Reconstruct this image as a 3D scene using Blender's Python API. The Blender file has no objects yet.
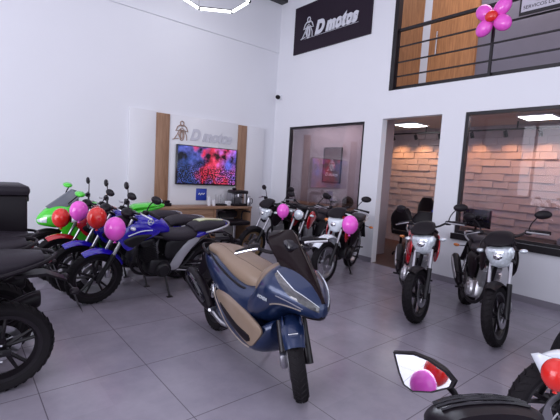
import bpy, bmesh, math, random
from mathutils import Vector, Matrix
random.seed(7)
PI = math.pi
def R(a): return math.radians(a)
SC = bpy.context.scene
COL = SC.collection

# ------------------------------------------------------------------ camera
cam_d = bpy.data.cameras.new('camera')
cam_d.sensor_width = 36.0
cam_d.lens = 36.0 * 392.0 / 560.0
cam_d.clip_start = 0.02
cam = bpy.data.objects.new('camera', cam_d); COL.objects.link(cam)
pitch, roll, yaw = R(-5.4), R(3.4), R(40.0)
F = Vector((math.sin(yaw)*math.cos(pitch), math.cos(yaw)*math.cos(pitch), math.sin(pitch)))
r0 = Vector((math.cos(yaw), -math.sin(yaw), 0)); u0 = r0.cross(F)
rr = math.cos(roll)*r0 + math.sin(roll)*u0
uu = -math.sin(roll)*r0 + math.cos(roll)*u0
Mc = Matrix((rr, uu, -F)).transposed().to_4x4(); Mc.translation = Vector((0, 0, 1.55))
cam.matrix_world = Mc
SC.camera = cam

# ------------------------------------------------------------------ world, exposure, large lights
w = bpy.data.worlds.new('daylight'); SC.world = w; w.use_nodes = True
bg = w.node_tree.nodes['Background']
bg.inputs[0].default_value = (0.84, 0.87, 1.0, 1); bg.inputs[1].default_value = 0.90
SC.view_settings.view_transform = 'Standard'
SC.view_settings.look = 'None'
SC.view_settings.gamma = 1.0
SC.view_settings.use_curve_mapping = False
SC.view_settings.exposure = 0.27
def area(name, loc, rot, sx, sy, power, col):
    l = bpy.data.lights.new(name, 'AREA'); l.shape = 'RECTANGLE'; l.size = sx; l.size_y = sy
    l.energy = power; l.color = col
    o = bpy.data.objects.new(name, l); COL.objects.link(o); o.location = loc; o.rotation_euler = rot
    return o
# daylight entering through the glass shop front on the left, and behind the camera
area('shop_front_daylight', (-5.1, 2.4, 2.1), (0, R(-90), 0), 3.6, 7.0, 370, (0.86, 0.88, 1.0))
area('street_daylight', (1.5, -3.4, 2.1), (R(90), 0, 0), 7.0, 3.6, 70, (0.78, 0.85, 1.0))
area('showroom_ceiling_lamps', (1.2, 3.4, 5.3), (0, 0, 0), 5.5, 5.5, 55, (0.93, 0.90, 1.0))

# ------------------------------------------------------------------ materials
MATS = {}
def mat(name, col, rough=0.5, metal=0.0, coat=0.0, emit=0.0, noise=0.06, scale=8.0, bump=0.0, trans=0.0):
    if name in MATS: return MATS[name]
    m = bpy.data.materials.new(name); m.use_nodes = True
    nt = m.node_tree; p = nt.nodes['Principled BSDF']
    c = (col[0], col[1], col[2], 1)
    if max(col) < .05 and not metal and not coat: p.inputs['Specular IOR Level'].default_value = .18
    p.inputs['Roughness'].default_value = rough; p.inputs['Metallic'].default_value = metal
    p.inputs['Coat Weight'].default_value = coat; p.inputs['Coat Roughness'].default_value = 0.05
    if trans: p.inputs['Transmission Weight'].default_value = trans
    tc = nt.nodes.new('ShaderNodeTexCoord'); nz = nt.nodes.new('ShaderNodeTexNoise')
    nz.inputs['Scale'].default_value = scale; nz.inputs['Detail'].default_value = 3
    nt.links.new(tc.outputs['Object'], nz.inputs['Vector'])
    mr = nt.nodes.new('ShaderNodeMapRange'); mr.inputs[3].default_value = 1 - noise; mr.inputs[4].default_value = 1 + noise
    nt.links.new(nz.outputs['Fac'], mr.inputs[0])
    mx = nt.nodes.new('ShaderNodeVectorMath'); mx.operation = 'MULTIPLY'
    mx.inputs[0].default_value = c[:3]; nt.links.new(mr.outputs[0], mx.inputs[1])
    nt.links.new(mx.outputs[0], p.inputs['Base Color'])
    if emit:
        nt.links.new(mx.outputs[0], p.inputs['Emission Color']); p.inputs['Emission Strength'].default_value = emit
    if bump:
        b = nt.nodes.new('ShaderNodeBump'); b.inputs['Strength'].default_value = bump; b.inputs['Distance'].default_value = 0.004
        n2 = nt.nodes.new('ShaderNodeTexNoise'); n2.inputs['Scale'].default_value = scale*25
        nt.links.new(tc.outputs['Object'], n2.inputs['Vector'])
        nt.links.new(n2.outputs['Fac'], b.inputs['Height']); nt.links.new(b.outputs[0], p.inputs['Normal'])
    MATS[name] = m
    return m
def glass_mat(name, tint=(0.9, 0.93, 0.95), refl=1.0, base=0.0):
    if name in MATS: return MATS[name]
    m = bpy.data.materials.new(name); m.use_nodes = True; nt = m.node_tree; nt.nodes.clear()
    out = nt.nodes.new('ShaderNodeOutputMaterial'); mx = nt.nodes.new('ShaderNodeMixShader')
    t = nt.nodes.new('ShaderNodeBsdfTransparent'); t.inputs[0].default_value = (*tint, 1)
    g = nt.nodes.new('ShaderNodeBsdfGlossy'); g.inputs['Roughness'].default_value = 0.0
    fr = nt.nodes.new('ShaderNodeFresnel'); fr.inputs[0].default_value = 1.5
    mm = nt.nodes.new('ShaderNodeMath'); mm.operation = 'MULTIPLY_ADD'; mm.inputs[1].default_value = refl; mm.inputs[2].default_value = base
    nt.links.new(fr.outputs[0], mm.inputs[0]); nt.links.new(mm.outputs[0], mx.inputs[0])
    nt.links.new(t.outputs[0], mx.inputs[1]); nt.links.new(g.outputs[0], mx.inputs[2]); nt.links.new(mx.outputs[0], out.inputs[0])
    MATS[name] = m; return m
def wood_mat(name, c1, c2, axis=2):
    if name in MATS: return MATS[name]
    m = bpy.data.materials.new(name); m.use_nodes = True; nt = m.node_tree; p = nt.nodes['Principled BSDF']
    tc = nt.nodes.new('ShaderNodeTexCoord'); mp = nt.nodes.new('ShaderNodeMapping')
    s = [14, 14, 14]; s[axis] = 1.2; mp.inputs['Scale'].default_value = s
    nz = nt.nodes.new('ShaderNodeTexNoise'); nz.inputs['Scale'].default_value = 2.5; nz.inputs['Detail'].default_value = 5; nz.inputs['Distortion'].default_value = 0.6
    cr = nt.nodes.new('ShaderNodeValToRGB'); cr.color_ramp.elements[0].color = (*c1, 1); cr.color_ramp.elements[1].color = (*c2, 1)
    cr.color_ramp.elements[0].position = 0.35; cr.color_ramp.elements[1].position = 0.65
    nt.links.new(tc.outputs['Object'], mp.inputs[0]); nt.links.new(mp.outputs[0], nz.inputs['Vector'])
    nt.links.new(nz.outputs['Fac'], cr.inputs[0]); nt.links.new(cr.outputs[0], p.inputs['Base Color'])
    p.inputs['Roughness'].default_value = 0.45
    MATS[name] = m; return m
def floor_mat():
    m = bpy.data.materials.new('porcelain_tiles'); m.use_nodes = True; nt = m.node_tree; p = nt.nodes['Principled BSDF']
    L = nt.links.new
    g = nt.nodes.new('ShaderNodeNewGeometry'); sp = nt.nodes.new('ShaderNodeSeparateXYZ'); L(g.outputs['Position'], sp.inputs[0])
    def line(sock, off, per):
        a = nt.nodes.new('ShaderNodeMath'); a.operation = 'SUBTRACT'; L(sock, a.inputs[0]); a.inputs[1].default_value = off - per*0.5
        b = nt.nodes.new('ShaderNodeMath'); b.operation = 'DIVIDE'; L(a.outputs[0], b.inputs[0]); b.inputs[1].default_value = per
        f = nt.nodes.new('ShaderNodeMath'); f.operation = 'FLOOR'; L(b.outputs[0], f.inputs[0])
        c = nt.nodes.new('ShaderNodeMath'); c.operation = 'SUBTRACT'; L(b.outputs[0], c.inputs[0]); L(f.outputs[0], c.inputs[1])
        d = nt.nodes.new('ShaderNodeMath'); d.operation = 'SUBTRACT'; L(c.outputs[0], d.inputs[0]); d.inputs[1].default_value = 0.5
        e = nt.nodes.new('ShaderNodeMath'); e.operation = 'ABSOLUTE'; L(d.outputs[0], e.inputs[0])
        h = nt.nodes.new('ShaderNodeMath'); h.operation = 'LESS_THAN'; L(e.outputs[0], h.inputs[0]); h.inputs[1].default_value = 0.0032/per
        return h.outputs[0], f.outputs[0]
    lx, ix = line(sp.outputs[0], 1.137, 0.72); ly, iy = line(sp.outputs[1], 2.07, 0.80)
    mx = nt.nodes.new('ShaderNodeMath'); mx.operation = 'MAXIMUM'; L(lx, mx.inputs[0]); L(ly, mx.inputs[1])
    cb = nt.nodes.new('ShaderNodeCombineXYZ'); L(ix, cb.inputs[0]); L(iy, cb.inputs[1])
    wn = nt.nodes.new('ShaderNodeTexWhiteNoise'); L(cb.outputs[0], wn.inputs[0])
    nz = nt.nodes.new('ShaderNodeTexNoise'); nz.inputs['Scale'].default_value = 3.0; nz.inputs['Detail'].default_value = 8; nz.inputs['Roughness'].default_value = .65
    L(g.outputs['Position'], nz.inputs['Vector'])
    cr = nt.nodes.new('ShaderNodeValToRGB')
    cr.color_ramp.elements[0].color = (0.25, 0.225, 0.275, 1); cr.color_ramp.elements[1].color = (0.325, 0.295, 0.350, 1)
    cr.color_ramp.elements[0].position = .3; cr.color_ramp.elements[1].position = .7
    L(nz.outputs['Fac'], cr.inputs[0])
    mr = nt.nodes.new('ShaderNodeMapRange'); L(wn.outputs['Value'], mr.inputs[0]); mr.inputs[3].default_value = .95; mr.inputs[4].default_value = 1.05
    vm = nt.nodes.new('ShaderNodeVectorMath'); vm.operation = 'MULTIPLY'; L(cr.outputs[0], vm.inputs[0]); L(mr.outputs[0], vm.inputs[1])
    mix = nt.nodes.new('ShaderNodeMixRGB'); L(mx.outputs[0], mix.inputs[0]); L(vm.outputs[0], mix.inputs[1]); mix.inputs[2].default_value = (.12, .105, .13, 1)
    L(mix.outputs[0], p.inputs['Base Color'])
    rm = nt.nodes.new('ShaderNodeMapRange'); L(nz.outputs['Fac'], rm.inputs[0]); rm.inputs[3].default_value = .16; rm.inputs[4].default_value = .30
    L(rm.outputs[0], p.inputs['Roughness']); p.inputs['IOR'].default_value = 1.5
    return m
M = dict(
    wall=mat('wall_paint', (0.74, 0.735, 0.775), 0.6, noise=.015, scale=1.5, bump=.05),
    white=mat('white_paint', (0.75, 0.75, 0.80), 0.45, noise=.01),
    ceil=mat('ceiling_paint', (0.7, 0.69, 0.73), 0.8, noise=.01),
    base=mat('grey_baseboard', (0.23, 0.21, 0.25), 0.35),
    blackm=mat('black_metal', (0.009, 0.006, 0.009), 0.38, 0.2),
    black=mat('black_plastic', (0.009, 0.006, 0.009), 0.40),
    gloss=mat('gloss_black_plastic', (0.010, 0.008, 0.012), 0.10, coat=.6),
    seat=mat('black_vinyl', (0.024, 0.019, 0.026), 0.46, bump=.25, scale=10),
    rubber=mat('tyre_rubber', (0.010, 0.008, 0.010), 0.7, bump=.3),
    eng=mat('engine_black', (0.012, 0.010, 0.013), 0.4, 0.3),
    alloy=mat('engine_alloy', (0.60, 0.59, 0.62), 0.32, 0.8),
    chrome=mat('chrome', (0.78, 0.77, 0.80), 0.12, 1.0),
    steel=mat('brushed_steel', (0.45, 0.44, 0.47), 0.3, 1.0),
    silver=mat('silver_paint', (0.42, 0.41, 0.45), 0.3, 0.5, coat=.3),
    lens=mat('headlight_lens', (0.70, 0.74, 0.80), 0.08, 0.35, coat=1.0, noise=.45, scale=45),
    mirror=mat('mirror_glass', (0.85, 0.87, 0.9), 0.02, 1.0, noise=0),
    amber=mat('amber_lens', (0.75, 0.22, 0.04), 0.15, coat=.8),
    redl=mat('red_lens', (0.10, 0.004, 0.008), 0.15, coat=.8),
    navy=mat('navy_blue_paint', (0.011, 0.024, 0.078), 0.28, 0.35, coat=.6),
    tan=mat('tan_leather', (0.265, 0.185, 0.132), 0.42, bump=.2, scale=12),
    tanp=mat('tan_plastic', (0.24, 0.17, 0.125), 0.33, 0.1, coat=.3),
    blue=mat('racing_blue_paint', (0.018, 0.006, 0.40), 0.22, 0.0, coat=.8),
    red=mat('red_paint', (0.50, 0.008, 0.02), 0.22, 0.1, coat=.8),
    green=mat('lime_green_paint', (0.06, 0.62, 0.02), 0.25, 0.0, coat=.8),
    wpaint=mat('white_motorcycle_paint', (0.78, 0.82, 0.88), 0.2, coat=.8),
    smoke=mat('dark_windscreen', (0.008, 0.003, 0.004), 0.10),
    gold=mat('gold_rim', (0.30, 0.20, 0.10), 0.3, 0.7),
)
WOOD = wood_mat('oak_laminate', (0.24, 0.125, 0.07), (0.33, 0.185, 0.11))
WOODH = wood_mat('oak_laminate_horizontal', (0.24, 0.13, 0.075), (0.36, 0.21, 0.13), axis=0)
DOORW = wood_mat('orange_door_wood', (0.36, 0.15, 0.055), (0.50, 0.22, 0.085))

# ------------------------------------------------------------------ mesh builder
class MB:
    def __init__(s, T=None): s.v = []; s.f = []; s.T = T
    def add(s, vs, fs):
        k = len(s.v)
        for p in vs:
            p = Vector(p); s.v.append(s.T @ p if s.T else p)
        s.f += [tuple(i + k for i in f) for f in fs]
    def box(s, c, d, rot=None, bev=0.0):
        cx, cy, cz = c; x, y, z = d[0]/2, d[1]/2, d[2]/2
        m = rot.to_4x4() if rot is not None else Matrix.Identity(4)
        if bev <= 0:
            vs = [m @ Vector((sx*x, sy*y, sz*z)) + Vector(c) for sx in (-1, 1) for sy in (-1, 1) for sz in (-1, 1)]
            s.add(vs, [(0,1,3,2),(4,6,7,5),(0,4,5,1),(2,3,7,6),(0,2,6,4),(1,5,7,3)])
        else:
            bm = bmesh.new(); bmesh.ops.create_cube(bm, size=1)
            bmesh.ops.scale(bm, vec=d, verts=bm.verts)
            bmesh.ops.bevel(bm, geom=list(bm.edges), offset=min(bev, min(d)*.49), segments=2, affect='EDGES', profile=.5)
            bm.verts.ensure_lookup_table()
            s.add([m @ v.co + Vector(c) for v in bm.verts], [tuple(v.index for v in f.verts) for f in bm.faces]); bm.free()
        return s
    def tube(s, pts, r, n=8, smooth=0, cap=True, flat=1.0):
        pts = [Vector(p) for p in pts]
        rs = list(r) if isinstance(r, (list, tuple)) else [r]*len(pts)
        if smooth: pts, rs = catmull(pts, rs, smooth)
        rings = []; prev = None
        for i, p in enumerate(pts):
            t = (pts[min(i+1, len(pts)-1)] - pts[max(i-1, 0)])
            if t.length < 1e-9: t = Vector((0, 0, 1))
            t.normalize()
            if prev is None:
                a = Vector((0, 0, 1)) if abs(t.z) < .9 else Vector((1, 0, 0))
                x = t.cross(a).normalized()
            else:
                x = (prev - t*prev.dot(t)).normalized()
            prev = x; y = t.cross(x)
            rings.append([p + (x*math.cos(2*PI*k/n) + y*math.sin(2*PI*k/n)*flat)*rs[i] for k in range(n)])
        s.rings(rings, cap); return s
    def rings(s, rings, cap=True, close=True):
        n = len(rings[0]); vs = [q for rg in rings for q in rg]; fs = []
        for i in range(len(rings)-1):
            for k in range(n if close else n-1):
                a, b = i*n + k, i*n + (k+1) % n
                fs.append((a, b, b+n, a+n))
        if cap and close:
            fs.append(tuple(range(n-1, -1, -1))); fs.append(tuple(range((len(rings)-1)*n, len(rings)*n)))
        s.add(vs, fs)
    def lathe(s, prof, c, axis='y', n=32, closed=False):
        rings = []
        for k in range(n):
            a = 2*PI*k/n; ca, sa = math.cos(a), math.sin(a); ring = []
            for r, h in prof:
                if axis == 'y': q = (r*ca, h, r*sa)
                elif axis == 'z': q = (r*ca, r*sa, h)
                else: q = (h, r*ca, r*sa)
                ring.append(Vector(q) + Vector(c))
            rings.append(ring)
        m = len(prof); vs = [q for rg in rings for q in rg]; fs = []
        for i in range(n):
            j = (i+1) % n
            for k in range(m if closed else m-1):
                l = (k+1) % m
                fs.append((i*m+k, i*m+l, j*m+l, j*m+k))
        s.add(vs, fs); return s
    def ell(s, c, r, n=20, m=12, rot=None):
        vs = []; fs = []
        for i in range(m+1):
            ph = PI*i/m - PI/2
            for k in range(n):
                a = 2*PI*k/n
                q = Vector((r[0]*math.cos(ph)*math.cos(a), r[1]*math.cos(ph)*math.sin(a), r[2]*math.sin(ph)))
                if rot is not None: q = rot @ q
                vs.append(q + Vector(c))
        for i in range(m):
            for k in range(n):
                fs.append((i*n+k, i*n+(k+1) % n, (i+1)*n+(k+1) % n, (i+1)*n+k))
        s.add(vs, fs); return s
    def prism(s, pts, y0, y1, plane='xz'):
        n = len(pts)
        def P(a, b, y):
            return (a, y, b) if plane == 'xz' else ((a, b, y) if plane == 'xy' else (y, a, b))
        vs = [P(a, b, y0) for a, b in pts] + [P(a, b, y1) for a, b in pts]
        s.add(vs, [tuple(range(n-1, -1, -1)), tuple(range(n, 2*n))] + [(i, (i+1) % n, (i+1) % n + n, i + n) for i in range(n)])
        return s
    def puff(s, pts, y, th, side=1, steps=5, sm=3):
        # a domed panel over an outline in the x-z plane; y may be a function of (x, z)
        yf = y if callable(y) else (lambda a, b: y)
        P = [Vector((a, b, 0)) for a, b in pts]
        if sm:
            Q = []; n = len(P)
            for i in range(n):
                for k in range(sm): Q.append(cm(P[i-1], P[i], P[(i+1) % n], P[(i+2) % n], k/sm))
            P = Q
        c = sum(P, Vector())/len(P); rings = []
        for k in range(steps+1):
            t = k/steps*.94; h = th*math.sqrt(max(0, 1-(1-t)**2.4))
            rings.append([Vector((q.x, side*(yf(q.x, q.y) + h), q.y)) for q in [p*(1-t) + c*t for p in P]])
        inner = [Vector((q.x, side*(yf(q.x, q.y) - .012), q.y)) for q in P]
        s.rings([inner] + rings, True); return s
    def build(s, name, m, parent=None, sharp=38):
        me = bpy.data.meshes.new(name); me.from_pydata([tuple(v) for v in s.v], [], s.f); me.validate()
        bm = bmesh.new(); bm.from_mesh(me); bmesh.ops.recalc_face_normals(bm, faces=bm.faces); bm.to_mesh(me); bm.free()
        me.shade_smooth(); me.set_sharp_from_angle(angle=R(sharp))
        me.materials.append(m)
        o = bpy.data.objects.new(name, me); COL.objects.link(o)
        if parent is not None: o.parent = parent
        return o
def cm(p0, p1, p2, p3, t):
    return 0.5*((2*p1) + (p2-p0)*t + (2*p0-5*p1+4*p2-p3)*t*t + (3*p1-p0-3*p2+p3)*t**3)
def catmull(pts, rs, k):
    n = len(pts); out = []; ro = []
    for i in range(n-1):
        a, b, c, d = pts[max(i-1, 0)], pts[i], pts[i+1], pts[min(i+2, n-1)]
        for j in range(k):
            t = j/k; out.append(cm(a, b, c, d, t)); ro.append(rs[i]*(1-t) + rs[i+1]*t)
    out.append(pts[-1]); ro.append(rs[-1]); return out, ro
def sp(v, e): return math.copysign(abs(v)**(2/e), v)
class Loft:
    """rings across x: (x, z centre, half width, half height[, exponent])"""
    def __init__(s, secs, n=28, dens=4, T=None, y0=0.0):
        s.n = n; S = [Vector((q[0], q[1], q[2], q[3])) for q in secs]; E = [q[4] if len(q) > 4 else 2.3 for q in secs]
        D, s.E = catmull(S, E, dens); s.D = D; s.T = T; s.y0 = y0
    def pt(s, u, v, off=0.0):
        u = max(0, min(1, u))*(len(s.D)-1); i = min(int(u), len(s.D)-2); t = u-i
        q = s.D[i]*(1-t) + s.D[i+1]*t; e = s.E[i]; a = 2*PI*v
        return Vector((q[0], s.y0 + (max(q[2], .002)+off)*sp(math.cos(a), e), q[1] + (max(q[3], .002)+off)*sp(math.sin(a), e)))
    def build(s, name, m, parent=None, mb=None):
        b = mb or MB(s.T)
        b.rings([[s.pt(i/(len(s.D)-1), k/s.n) for k in range(s.n)] for i in range(len(s.D))])
        return b if mb else b.build(name, m, parent)
    def patch(s, b, cs, off=.004, nu=8, nv=8):
        # cs: four (u, v) corners; a thin skin that lies on the surface
        top = []; bot = []
        for i in range(nu+1):
            for j in range(nv+1):
                a, c = i/nu, j/nv
                u = (cs[0][0]*(1-a)+cs[1][0]*a)*(1-c) + (cs[3][0]*(1-a)+cs[2][0]*a)*c
                v = (cs[0][1]*(1-a)+cs[1][1]*a)*(1-c) + (cs[3][1]*(1-a)+cs[2][1]*a)*c
                top.append(s.pt(u, v, off)); bot.append(s.pt(u, v, -.004))
        W = nv+1; fs = []
        for i in range(nu):
            for j in range(nv): fs.append((i*W+j, i*W+j+1, (i+1)*W+j+1, (i+1)*W+j))
        rim = [j for j in range(W)] + [i*W+nv for i in range(1, nu+1)] + [nu*W+j for j in range(nv-1, -1, -1)] + [i*W for i in range(nu-1, 0, -1)]
        K = len(top); fs += [(rim[i], rim[(i+1) % len(rim)], rim[(i+1) % len(rim)]+K, rim[i]+K) for i in range(len(rim))]
        fs += [tuple(q+K for q in reversed(f)) for f in fs[:nu*nv]]
        b.add(top+bot, fs); return b
def empty(name, label, cat, loc=(0, 0, 0), rz=0.0, group=None, lean=0.0):
    o = bpy.data.objects.new(name, None); COL.objects.link(o)
    o.location = loc; o.rotation_euler = (lean, 0, rz); o.empty_display_size = .1
    o['label'] = label; o['category'] = cat
    if group: o['group'] = group
    return o
def tag(o, label, cat, group=None):
    o['label'] = label; o['category'] = cat
    if group: o['group'] = group
    return o
def struct(o): o['kind'] = 'structure'; return o
def lab(o, t): o['label'] = t; return o
def text_mesh(name, body, size, ext, m, parent=None, M4=None, shear=0.25, bold=0.0, spacing=1.0, xs=1.0):
    c = bpy.data.curves.new(name, 'FONT'); c.body = body; c.size = size; c.extrude = ext; c.shear = shear; c.offset = bold
    c.space_character = spacing
    o = bpy.data.objects.new(name, c); COL.objects.link(o)
    dg = bpy.context.evaluated_depsgraph_get(); dg.update()
    me = bpy.data.meshes.new_from_object(o.evaluated_get(dg)); bpy.data.objects.remove(o)
    for v in me.vertices: v.co.x *= xs
    if M4 is not None: me.transform(M4)
    me.materials.clear(); me.materials.append(m); me.name = name
    q = bpy.data.objects.new(name, me); COL.objects.link(q)
    if parent is not None: q.parent = parent
    return q
BX = lambda name, m, lo, hi, parent=None, bev=0: MB().box([(a+b)/2 for a, b in zip(lo, hi)], [b-a for a, b in zip(lo, hi)], bev=bev).build(name, m, parent)

# ================================================================== SETTING
XW, YW = 5.93, 7.46
struct(BX('floor', floor_mat(), (-5.2, -3.6, -.1), (XW+.0, YW+.1, 0)))
struct(BX('wall_back', M['wall'], (-5.2, YW, 0), (XW, YW+.15, 5.6)))
struct(BX('ceiling', M['ceil'], (-5.2, -3.6, 5.6), (XW+.2, YW+.15, 5.75)))
# the upper part of the back wall is a shallow set-forward band
struct(BX('trim_1', M['wall'], (-5.2, YW-.03, 4.34), (XW, YW, 5.6)))
b = MB()      # right-hand wall with two windows, a doorway and the mezzanine opening
def wl(y0, y1, z0, z1): b.box((XW+.07, (y0+y1)/2, (z0+z1)/2), (.14, y1-y0, z1-z0))
wl(6.90, YW+.15, 0, 5.6)
wl(4.76, 6.90, 0, .83); wl(4.76, 6.90, 2.60, 5.6)
wl(4.36, 4.76, 0, 5.6)
wl(4.24, 4.36, 2.62, 5.6)
wl(3.24, 4.24, 2.62, 3.10)
wl(2.87, 3.24, 0, 3.10)
wl(-3.6, 2.87, 0, .79); wl(-3.6, 2.87, 2.62, 3.10)
struct(b.build('wall_right', M['wall'], sharp=20))
b = MB(); b.box((XW+1.4, (4.32-3.6)/2, 3.10+.03), (2.6, 7.92, .10)); struct(b.build('floor_mezzanine', M['blackm']))
struct(BX('wall_mezzanine', mat('grey_violet_wall', (0.17, 0.155, 0.20), .6), (7.3, -3.6, 3.15), (7.4, 4.4, 5.6)))
struct(BX('baseboard_right', M['base'], (XW-.015, -3.6, 0), (XW, 3.24, .09)))
struct(BX('baseboard_corner', M['base'], (XW-.015, 4.36, 0), (XW, YW-.02, .09)))
struct(BX('baseboard_back', M['base'], (-5.2, YW-.015, 0), (XW-.02, YW, .09)))
# roof beam
struct(BX('trim_2', M['blackm'], (-5.2, 7.22, 5.42), (XW-.0, 7.43, 5.6)))
# windows
GL = glass_mat('window_glass', (0.86, 0.84, 0.87), .5, .0)
def window(name, y0, y1, z0, z1):
    f = MB(); t = .045; x = XW+.05
    f.box((x, (y0+y1)/2, z0+t/2), (.07, y1-y0, t)); f.box((x, (y0+y1)/2, z1-t/2), (.07, y1-y0, t))
    f.box((x, y0+t/2, (z0+z1)/2), (.07, t, z1-z0-2*t)); f.box((x, y1-t/2, (z0+z1)/2), (.07, t, z1-z0-2*t))
    o = struct(f.build(name, M['blackm']))
    BX('window_pane', GL, (x-.004, y0+t, z0+t), (x+.004, y1-t, z1-t), o)
window('window_1', 4.76, 6.90, .83, 2.60)
window('window_2', -2.4, 2.87, .79, 2.62)
# black sills that run under the windows
struct(BX('trim_3', M['blackm'], (XW-.04, 4.70, .76), (XW+.0, 6.93, .83)))
struct(BX('trim_4', M['blackm'], (XW-.04, -2.4, .70), (XW+.0, 2.90, .79)))
# office behind the windows
XO = 8.75
struct(BX('floor_office', wood_mat('dark_wood_floor', (.05, .022, .018), (.085, .038, .030), axis=1), (XW, -3.6, -.1), (XO+.1, 8.9, 0.0)))
struct(BX('ceiling_office', mat('office_ceiling', (.50, .42, .40), .8), (XW+.2, -3.6, 2.80), (XO+.1, 8.9, 2.95)))
struct(BX('wall_office_divider', mat('office_mauve', (.36, .30, .33), .7), (XW+.2, 4.80, 0), (6.95, 4.86, 2.80)))
struct(BX('wall_meeting_room', mat('office_mauve', (.36, .30, .33), .7), (6.90, 4.86, 0), (6.95, 8.9, 2.80)))
struct(BX('wall_meeting_side', mat('office_mauve', (.36, .30, .33), .7), (XW+.2, 8.4, 0), (6.90, 8.5, 2.80)))
# textured wall panels: each tile is a wedge
b = MB(); tw, th = .30, .15
for i in range(19):
    z0 = i*th; off = (i*.10) % tw + (.05 if i % 5 == 2 else 0)
    y = -3.6 + off - .5
    while y < 7.5:
        d = random.choice((.022, .03, .04, .045)); ya, yb = max(y, -3.6), min(y+tw, 7.5)
        if yb > ya:
            z1 = min(z0+th, 2.8)
            vs = [(XO, ya, z0), (XO, yb, z0), (XO, yb, z1), (XO, ya, z1), (XO-d, ya, z0+.004), (XO-d*.6, yb, z0+.004), (XO-.006, yb, z1), (XO-.006-d*.3, ya, z1)]
            b.add(vs, [(0,1,2,3),(4,7,6,5),(0,4,5,1),(2,6,7,3),(0,3,7,4),(1,5,6,2)])
        y += tw
b.box((XO+.06, 1.95, 1.4), (.12, 11.1, 2.8))
struct(b.build('wall_office', mat('textured_panel', (.40, .32, .34), .7, noise=.12, scale=6), sharp=10))

# ------------------------------------------------------------------ track lights in the office (lamps, warm)
XT = 8.32
t = empty('track_light_rail', 'long black track rail with spotlights on the office ceiling', 'track light', (XT, 3.0, 2.80))
MB().box((0, 0, -.145), (.035, 6.2, .03)).build('rail', M['blackm'], t)
for y in (-1.9, 0, 1.9): MB().box((0, y, -.065), (.02, .02, .13)).build('hanger', M['blackm'], t)
for i, yy in enumerate((5.75, 5.15, 4.55, 3.85, 3.2, 2.6, 1.9, 1.2, .5)):
    h = MB(); h.tube([(0, yy-3.0, -.16), (0, yy-3.0, -.21)], .012); h.tube([(-.03, yy-3.0, -.19), (.03, yy-3.0, -.28)], [.035, .04], 12)
    h.build('spot_head', M['blackm'], t)
    l = bpy.data.lights.new('spotlight', 'SPOT'); l.energy = 20; l.color = (1.0, .48, .18); l.spot_size = R(105); l.spot_blend = .9; l.shadow_soft_size = .03
    o = bpy.data.objects.new('spotlight', l); COL.objects.link(o); o.location = (XT+.05, yy, 2.50)
    o.rotation_euler = Vector((.42, 0, -.75)).to_track_quat('-Z', 'Y').to_euler()
EMW = mat('lamp_white', (.95, .97, 1.0), .5, emit=6, noise=0)
for i, (x, y, lb) in enumerate(((7.85, 5.0, 'square white ceiling light panel seen through the doorway'), (7.85, 2.5, 'square white ceiling light panel seen through the right window'))):
    c = empty('ceiling_light', lb, 'ceiling light', (x, y, 2.80), 0, 'office ceiling panels')
    MB().box((0, 0, -.015), (.56, .56, .03), bev=.006).build('frame', M['white'], c)
    MB().box((0, 0, -.032), (.50, .50, .008)).build('diffuser', EMW, c)
area('meeting_room_lamp', (6.45, 6.4, 2.75), (0, 0, 0), .5, 1.6, 14, (1, .85, .85))
area('office_lamp', (7.3, 2.6, 2.72), (0, 0, 0), 1.2, 3.0, 15, (1, .88, .95))
area('mezzanine_lamp', (6.6, 1.5, 5.5), (0, 0, 0), .6, 4, 40, (1, .86, .80))

# ------------------------------------------------------------------ mezzanine railing, doors
rl = empty('balcony_railing', 'black metal railing with slim horizontal bars along the mezzanine', 'railing', (XW+.06, 0, 3.10))
ZR = [1.02, .74, .48, .24]
for k, z in enumerate(ZR):
    MB().box((0, .30, z), (.05 if k == 0 else .022, 7.8, .045 if k == 0 else .022)).build('handrail' if k == 0 else 'bar', M['blackm'], rl)
for y in (4.22, 2.62, 1.02, -.58, -2.2): MB().box((0, y, .51), (.035, .035 if y < 4 else .06, 1.02)).build('post', M['blackm'], rl)
MB().box((0, .30, -.01), (.10, 7.9, .06)).build('base_rail', M['blackm'], rl)
struct(BX('trim_5', M['blackm'], (XW-.01, 4.20, 3.10), (XW+.10, 4.28, 5.6)))
def mdoor(name, y0, y1):
    o = struct(BX(name, DOORW, (7.22, y0, 3.16), (7.30, y1, 5.4)))
    h = MB(); yh = y1-.18
    h.tube([(7.17, yh, 3.98), (7.17, yh, 4.42)], .014); h.tube([(7.17, yh, 4.05), (7.23, yh, 4.05)], .009); h.tube([(7.17, yh, 4.35), (7.23, yh, 4.35)], .009)
    h.build('door_handle', M['steel'], o)
mdoor('door_1', 4.52, 5.35); mdoor('door_2', 3.45, 4.36)
struct(BX('wall_mezzanine_side', M['white'], (7.22, 4.36, 3.16), (7.31, 4.52, 5.6)))
struct(BX('wall_mezzanine_end', M['white'], (7.30, 4.4, 3.16), (7.4, 6.2, 5.6)))
# balloon flower on the railing
PINK = mat('pink_balloon', (0.85, 0.10, 0.62), .22, coat=.5, noise=.0); REDB = mat('red_balloon', (0.75, 0.02, 0.015), .22, coat=.5, noise=0)
fl = empty('balloon_flower', 'flower of four pink balloons round a red one, tied to the railing', 'balloons', (XW-.10, 2.57, 3.88))
for a in (40, 130, 220, 310):
    c = Vector((0, math.cos(R(a))*.17, math.sin(R(a))*.15))
    MB().ell(c, (.085, .105, .13), rot=Matrix.Rotation(R(a)-PI/2, 3, 'X')).build('petal_balloon', PINK, fl)
MB().ell((-.07, 0, 0), (.06, .085, .075)).build('centre_balloon', REDB, fl)
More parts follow.
